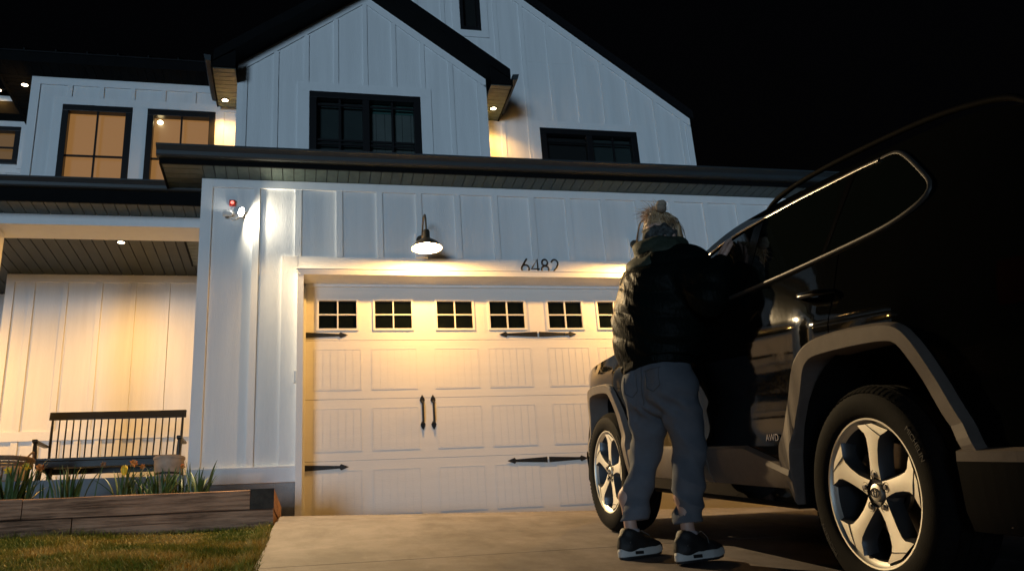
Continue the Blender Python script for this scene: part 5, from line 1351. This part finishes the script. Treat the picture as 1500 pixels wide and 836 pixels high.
# shoes: upper, midsole, laces
def shoe(A_, side, yaw, lift=0.0):
    A_ = Vector(A_); zb = (A_.z - .115 + .002); R_ = Matrix.Rotation(yaw, 3, 'Z'); o_ = Vector((A_.x, A_.y, 0))
    T = lambda p_: o_ + R_ @ Vector(p_)
    pit = lambda y: zb + .080 * 0 + (y * .058)                 # the drive rises ahead of the toes
    lo = o_ + Vector((-.25, -.25, zb - .05)); hi = o_ + Vector((.25, .30, zb + .2))
    g = Field(lo, hi, .0045)
    C_ = lambda x, y, z: tuple(T((x, y, 0)) + Vector((0, 0, pit(y) + z)))
    g.chain([C_(0, -.045, .055), C_(0, .03, .058), C_(side * .006, .11, .047), C_(side * .004, .165, .042)], [.043, .044, .043, .034], .03)
    g.cap(C_(0, -.035, .07), C_(0, -.03, .115), .043, .042, .03); g.cap(C_(0, .03, .08), C_(0, .00, .115), .038, .042, .03); g.cap(C_(0, -.075, .05), C_(0, -.078, .10), .016, .012, .03)
    g.cap(C_(0, .02, .09), C_(0, .085, .078), .022, .020, .02)
    X, Y, Z = g.grid()
    g.d = np.maximum(g.d, (zb + (Y - o_.y) * .058 + .03) - Z)
    g.cap(C_(0, -.012, .10), C_(0, -.012, .18), .034, .042, .006, cut=True)
    V, F_ = g.mesh(); up = npmesh('shoe', V, F_, [M['shoe']], per, smooth=70)
    outl = []
    for k in range(40):
        a = 2 * pi * k / 40; y = .05 + .148 * sin(a); hw_ = .043 + .008 * sin((y + .098) / .296 * pi * .9) + (.006 if y > .06 else 0); ca = cos(a)
        outl.append((hw_ * abs(ca) ** .75 * (1 if ca > 0 else -1) + side * .006 * (y > .05), y))
    w = MB().use(M['midsole']); n = len(outl)
    def ring_(sc_, z): return [tuple(T((x * sc_, .05 + (y - .05) * sc_, 0)) + Vector((0, 0, pit(.05 + (y - .05) * sc_) + z + (.010 if y > .12 else 0) * (y - .12) / .08 + (.012 * max(0, (-.02 - y) / .08) if z > .02 else 0)))) for x, y in outl]
    L = [ring_(.97, .008), ring_(1.02, .014), ring_(1.03, .026), ring_(.985, .044), ring_(.90, .046)]
    for i in range(len(L) - 1): w.add(L[i] + L[i + 1], [(k, (k + 1) % n, n + (k + 1) % n, n + k) for k in range(n)])
    w.add(L[-1], [tuple(range(n))])
    w.use(M['shoe']); L0, L1 = ring_(.95, -.002), ring_(.985, .009); w.add(L0 + L1, [(k, (k + 1) % n, n + (k + 1) % n, n + k) for k in range(n)]); w.add(L0, [tuple(reversed(range(n)))])
    # air window on the outer heel side
    for s2 in (-1, 1):
        q = []
        for y, z in ((-.035, .017), (.02, .016), (.02, .031), (-.035, .033)):
            xw = np.interp(y, [-.1, -.04, .05, .2], [.02, .0455, .051, .05]); q.append(tuple(T((s2 * (xw + .0025), y, 0)) + Vector((0, 0, pit(y) + z))))
        w.add(q, [(0, 1, 2, 3)])
    w.build('midsole', up, smooth=40)
    w = MB().use(M['shoe_accent'])
    for k in range(5):
        y = .018 + k * .017; z = .112 - k * .0075
        w.tube([C_(-.024, y - .004, z - .008), C_(0, y, z + .004), C_(.024, y + .004, z - .008)], .0024, 6)
    w.tube([C_(0, .02, .118), C_(side * .03, .055, .135), C_(side * .042, .075, .105), C_(side * .045, .08, .075)], .002, 6); w.tube([C_(0, .02, .118), C_(-side * .02, .05, .128), C_(-side * .04, .085, .10)], .002, 6)
    w.build('lace', up, smooth=60)
    w = MB().use(M['shoe_accent'])
    for y, z in ((-.055, .075), (-.02, .068), (.01, .060)):
        for s2 in (-1, 1):
            w.box(0, 0.0001, 0, 0.0001, 0, 0.0001) if False else w.lathe([(.001, 0), (.006, .0), (.006, .002), (.001, .0025)], 10, 'x', C_(s2 * .0425, y, z))
    w.build('shoe_overlay', up)
shoe(LA, -1, radians(-4)); shoe(RA_, 1, radians(-8))
for A_ in (LA, RA_):
    w = MB().use(M['sock']); w.lathe([(.044, -.012), (.046, .0), (.0445, .030), (.0435, .032), (.041, .03)], 24, 'z', (A_[0], A_[1] - .004, A_[2] - .006)); w.build('sock', per, smooth=50)

# headband, hair, bun
f = Field((.08, -.06, 1.50), (.38, .26, 1.78), .0045)
f.cap((HD[0], HD[1] - .012, HD[2] + .025), (HD[0], HD[1] + .012, HD[2] + .02), .0925, .089, .03, (0.97, 1.08, 1.12)); X, Y, Z = f.grid()
f.d = np.maximum(f.d, (HD[2] - .080 + .35 * (Y - HD[1] + .02)) - Z); f.d = np.maximum(f.d, Z - (HD[2] + .058 + .10 * (Y - HD[1])))
f.d -= .0035 * np.sin(150 * Z) * np.sin(90 * (X + Y)) + .002 * wob(X, Y, Z, 60, 11) + .004 * np.sin(2 * pi * (Z - HD[2]) / .05)
V, F_ = f.mesh(); npmesh('headband', V, F_, [M['headband']], per, smooth=70)
f = Field((.08, -.08, 1.54), (.38, .26, 1.86), .0045)
f.cap((HD[0], HD[1] - .008, HD[2] + .045), (HD[0], HD[1] + .012, HD[2] + .04), .085, .083, .03, (0.98, 1.08, 1.12)); X, Y, Z = f.grid()
f.d = np.maximum(f.d, (HD[2] + .045 - .30 * (Y - HD[1])) - Z)
for s in (-1, 1): f.cap((HD[0] + s * .085, HD[1] + .035, HD[2] + .05), (HD[0] + s * .084, HD[1] + .045, HD[2] - .06), .018, .010, .02)
f.cap((HD[0] - .03, HD[1] - .01, HD[2] + .118), (HD[0] + .01, HD[1] - .02, HD[2] + .128), .042, .040, .03)
f.d -= .002 * wob(X, Y, Z, 40, 13)
V, F_ = f.mesh(); hair = npmesh('hair', V, F_, [M['hair']], per, smooth=70)
M['hair_light'] = mat('pale_blonde_hair', (0.68, 0.54, 0.38), 0.45); M['hair_dark'] = mat('dark_blonde_hair', (0.20, 0.125, 0.065), 0.5)
w = MB().use(M['hair']); r_ = random.Random(5); top_ = Vector((HD[0] - .010, HD[1] - .018, HD[2] + .135)); HV = Vector(HD) + Vector((0, .002, .042))
for k in range(1500):
    w.use(M[('hair', 'hair', 'hair_light', 'hair_dark')[k % 4]])
    a = r_.uniform(0, 2 * pi); dn = Vector((cos(a), sin(a), 0)); end = r_.uniform(-.02, .06); pts = []
    lift = abs(r_.gauss(0, .006)); sw = r_.gauss(0, .35)
    for i in range(5):
        t_ = i / 4; el = radians(82 - (82 - math.degrees(math.asin(max(-1, min(1, end / .1))))) * t_); aa = a + sw * t_
        pts.append(HV + Vector((.0875 * cos(aa) * cos(el), .0965 * sin(aa) * cos(el), .097 * sin(el))) * (1.0 + .02 * (1 - t_)) + Vector((cos(aa), sin(aa), .6)) * lift * sin(pi * min(1, t_ * 1.1)))
    w.tube(pts, [.0012, .0013, .0012, .0010, .0004], 4, cap=False)
bc = top_
for k in range(520):                                    # the untidy tuft at the crown
    w.use(M[('hair', 'hair_light', 'hair_light', 'hair_dark')[k % 4]])
    v_ = Vector((r_.gauss(-.55, .9), r_.gauss(-.1, .8), r_.gauss(.6, .6))).normalized(); p0 = bc + Vector((v_.x * .042, v_.y * .038, v_.z * .026))
    sw = Vector((r_.gauss(-.3, .6), r_.gauss(0, .6), r_.gauss(.0, .5))); L_ = r_.uniform(.015, .062) * (1.25 if v_.z > .4 else .8)
    p1 = p0 + (v_ + sw * .4) * L_ * .5; p2 = p1 + (v_ * .6 + sw * .8 + Vector((0, 0, -.35))) * L_ * .5
    w.tube([p0 - v_ * .014, p1, p2], [.0014, .0010, .0003], 4, cap=False)
for k in range(160):                                   # loose strands over the band and by the cheek
    s = -1 if k % 3 else 1; a = r_.uniform(-1.0, .7)
    p0 = Vector((HD[0] + s * .088 * cos(a), HD[1] + .095 * sin(a) + .01, HD[2] + .075 + r_.uniform(-.01, .03)))
    d = Vector((s * r_.uniform(.0, .02), r_.uniform(-.01, .03), -r_.uniform(.03, .15 if a > .2 else .06)))
    w.tube([p0, p0 + d * .5 + Vector((s * .008, 0, 0)), p0 + d], [.0012, .001, .0003], 4, cap=False)
w.build('loose_strands', hair)
f = Field((.1, -.12, 1.62), (.42, .2, 1.90), .004)
bb = (HD[0] + .062, HD[1] - .055, HD[2] + .150)
f.cap(bb, (bb[0] + .002, bb[1], bb[2] + .012),   .029, .027, .01); X, Y, Z = f.grid(); f.d -= .004 * wob(X, Y, Z, 120, 14) + .002 * wob(X, Y, Z, 230, 15)
V, F_ = f.mesh(); npmesh('hair_bun', V, F_, [M['scrunchie']], per, smooth=70)
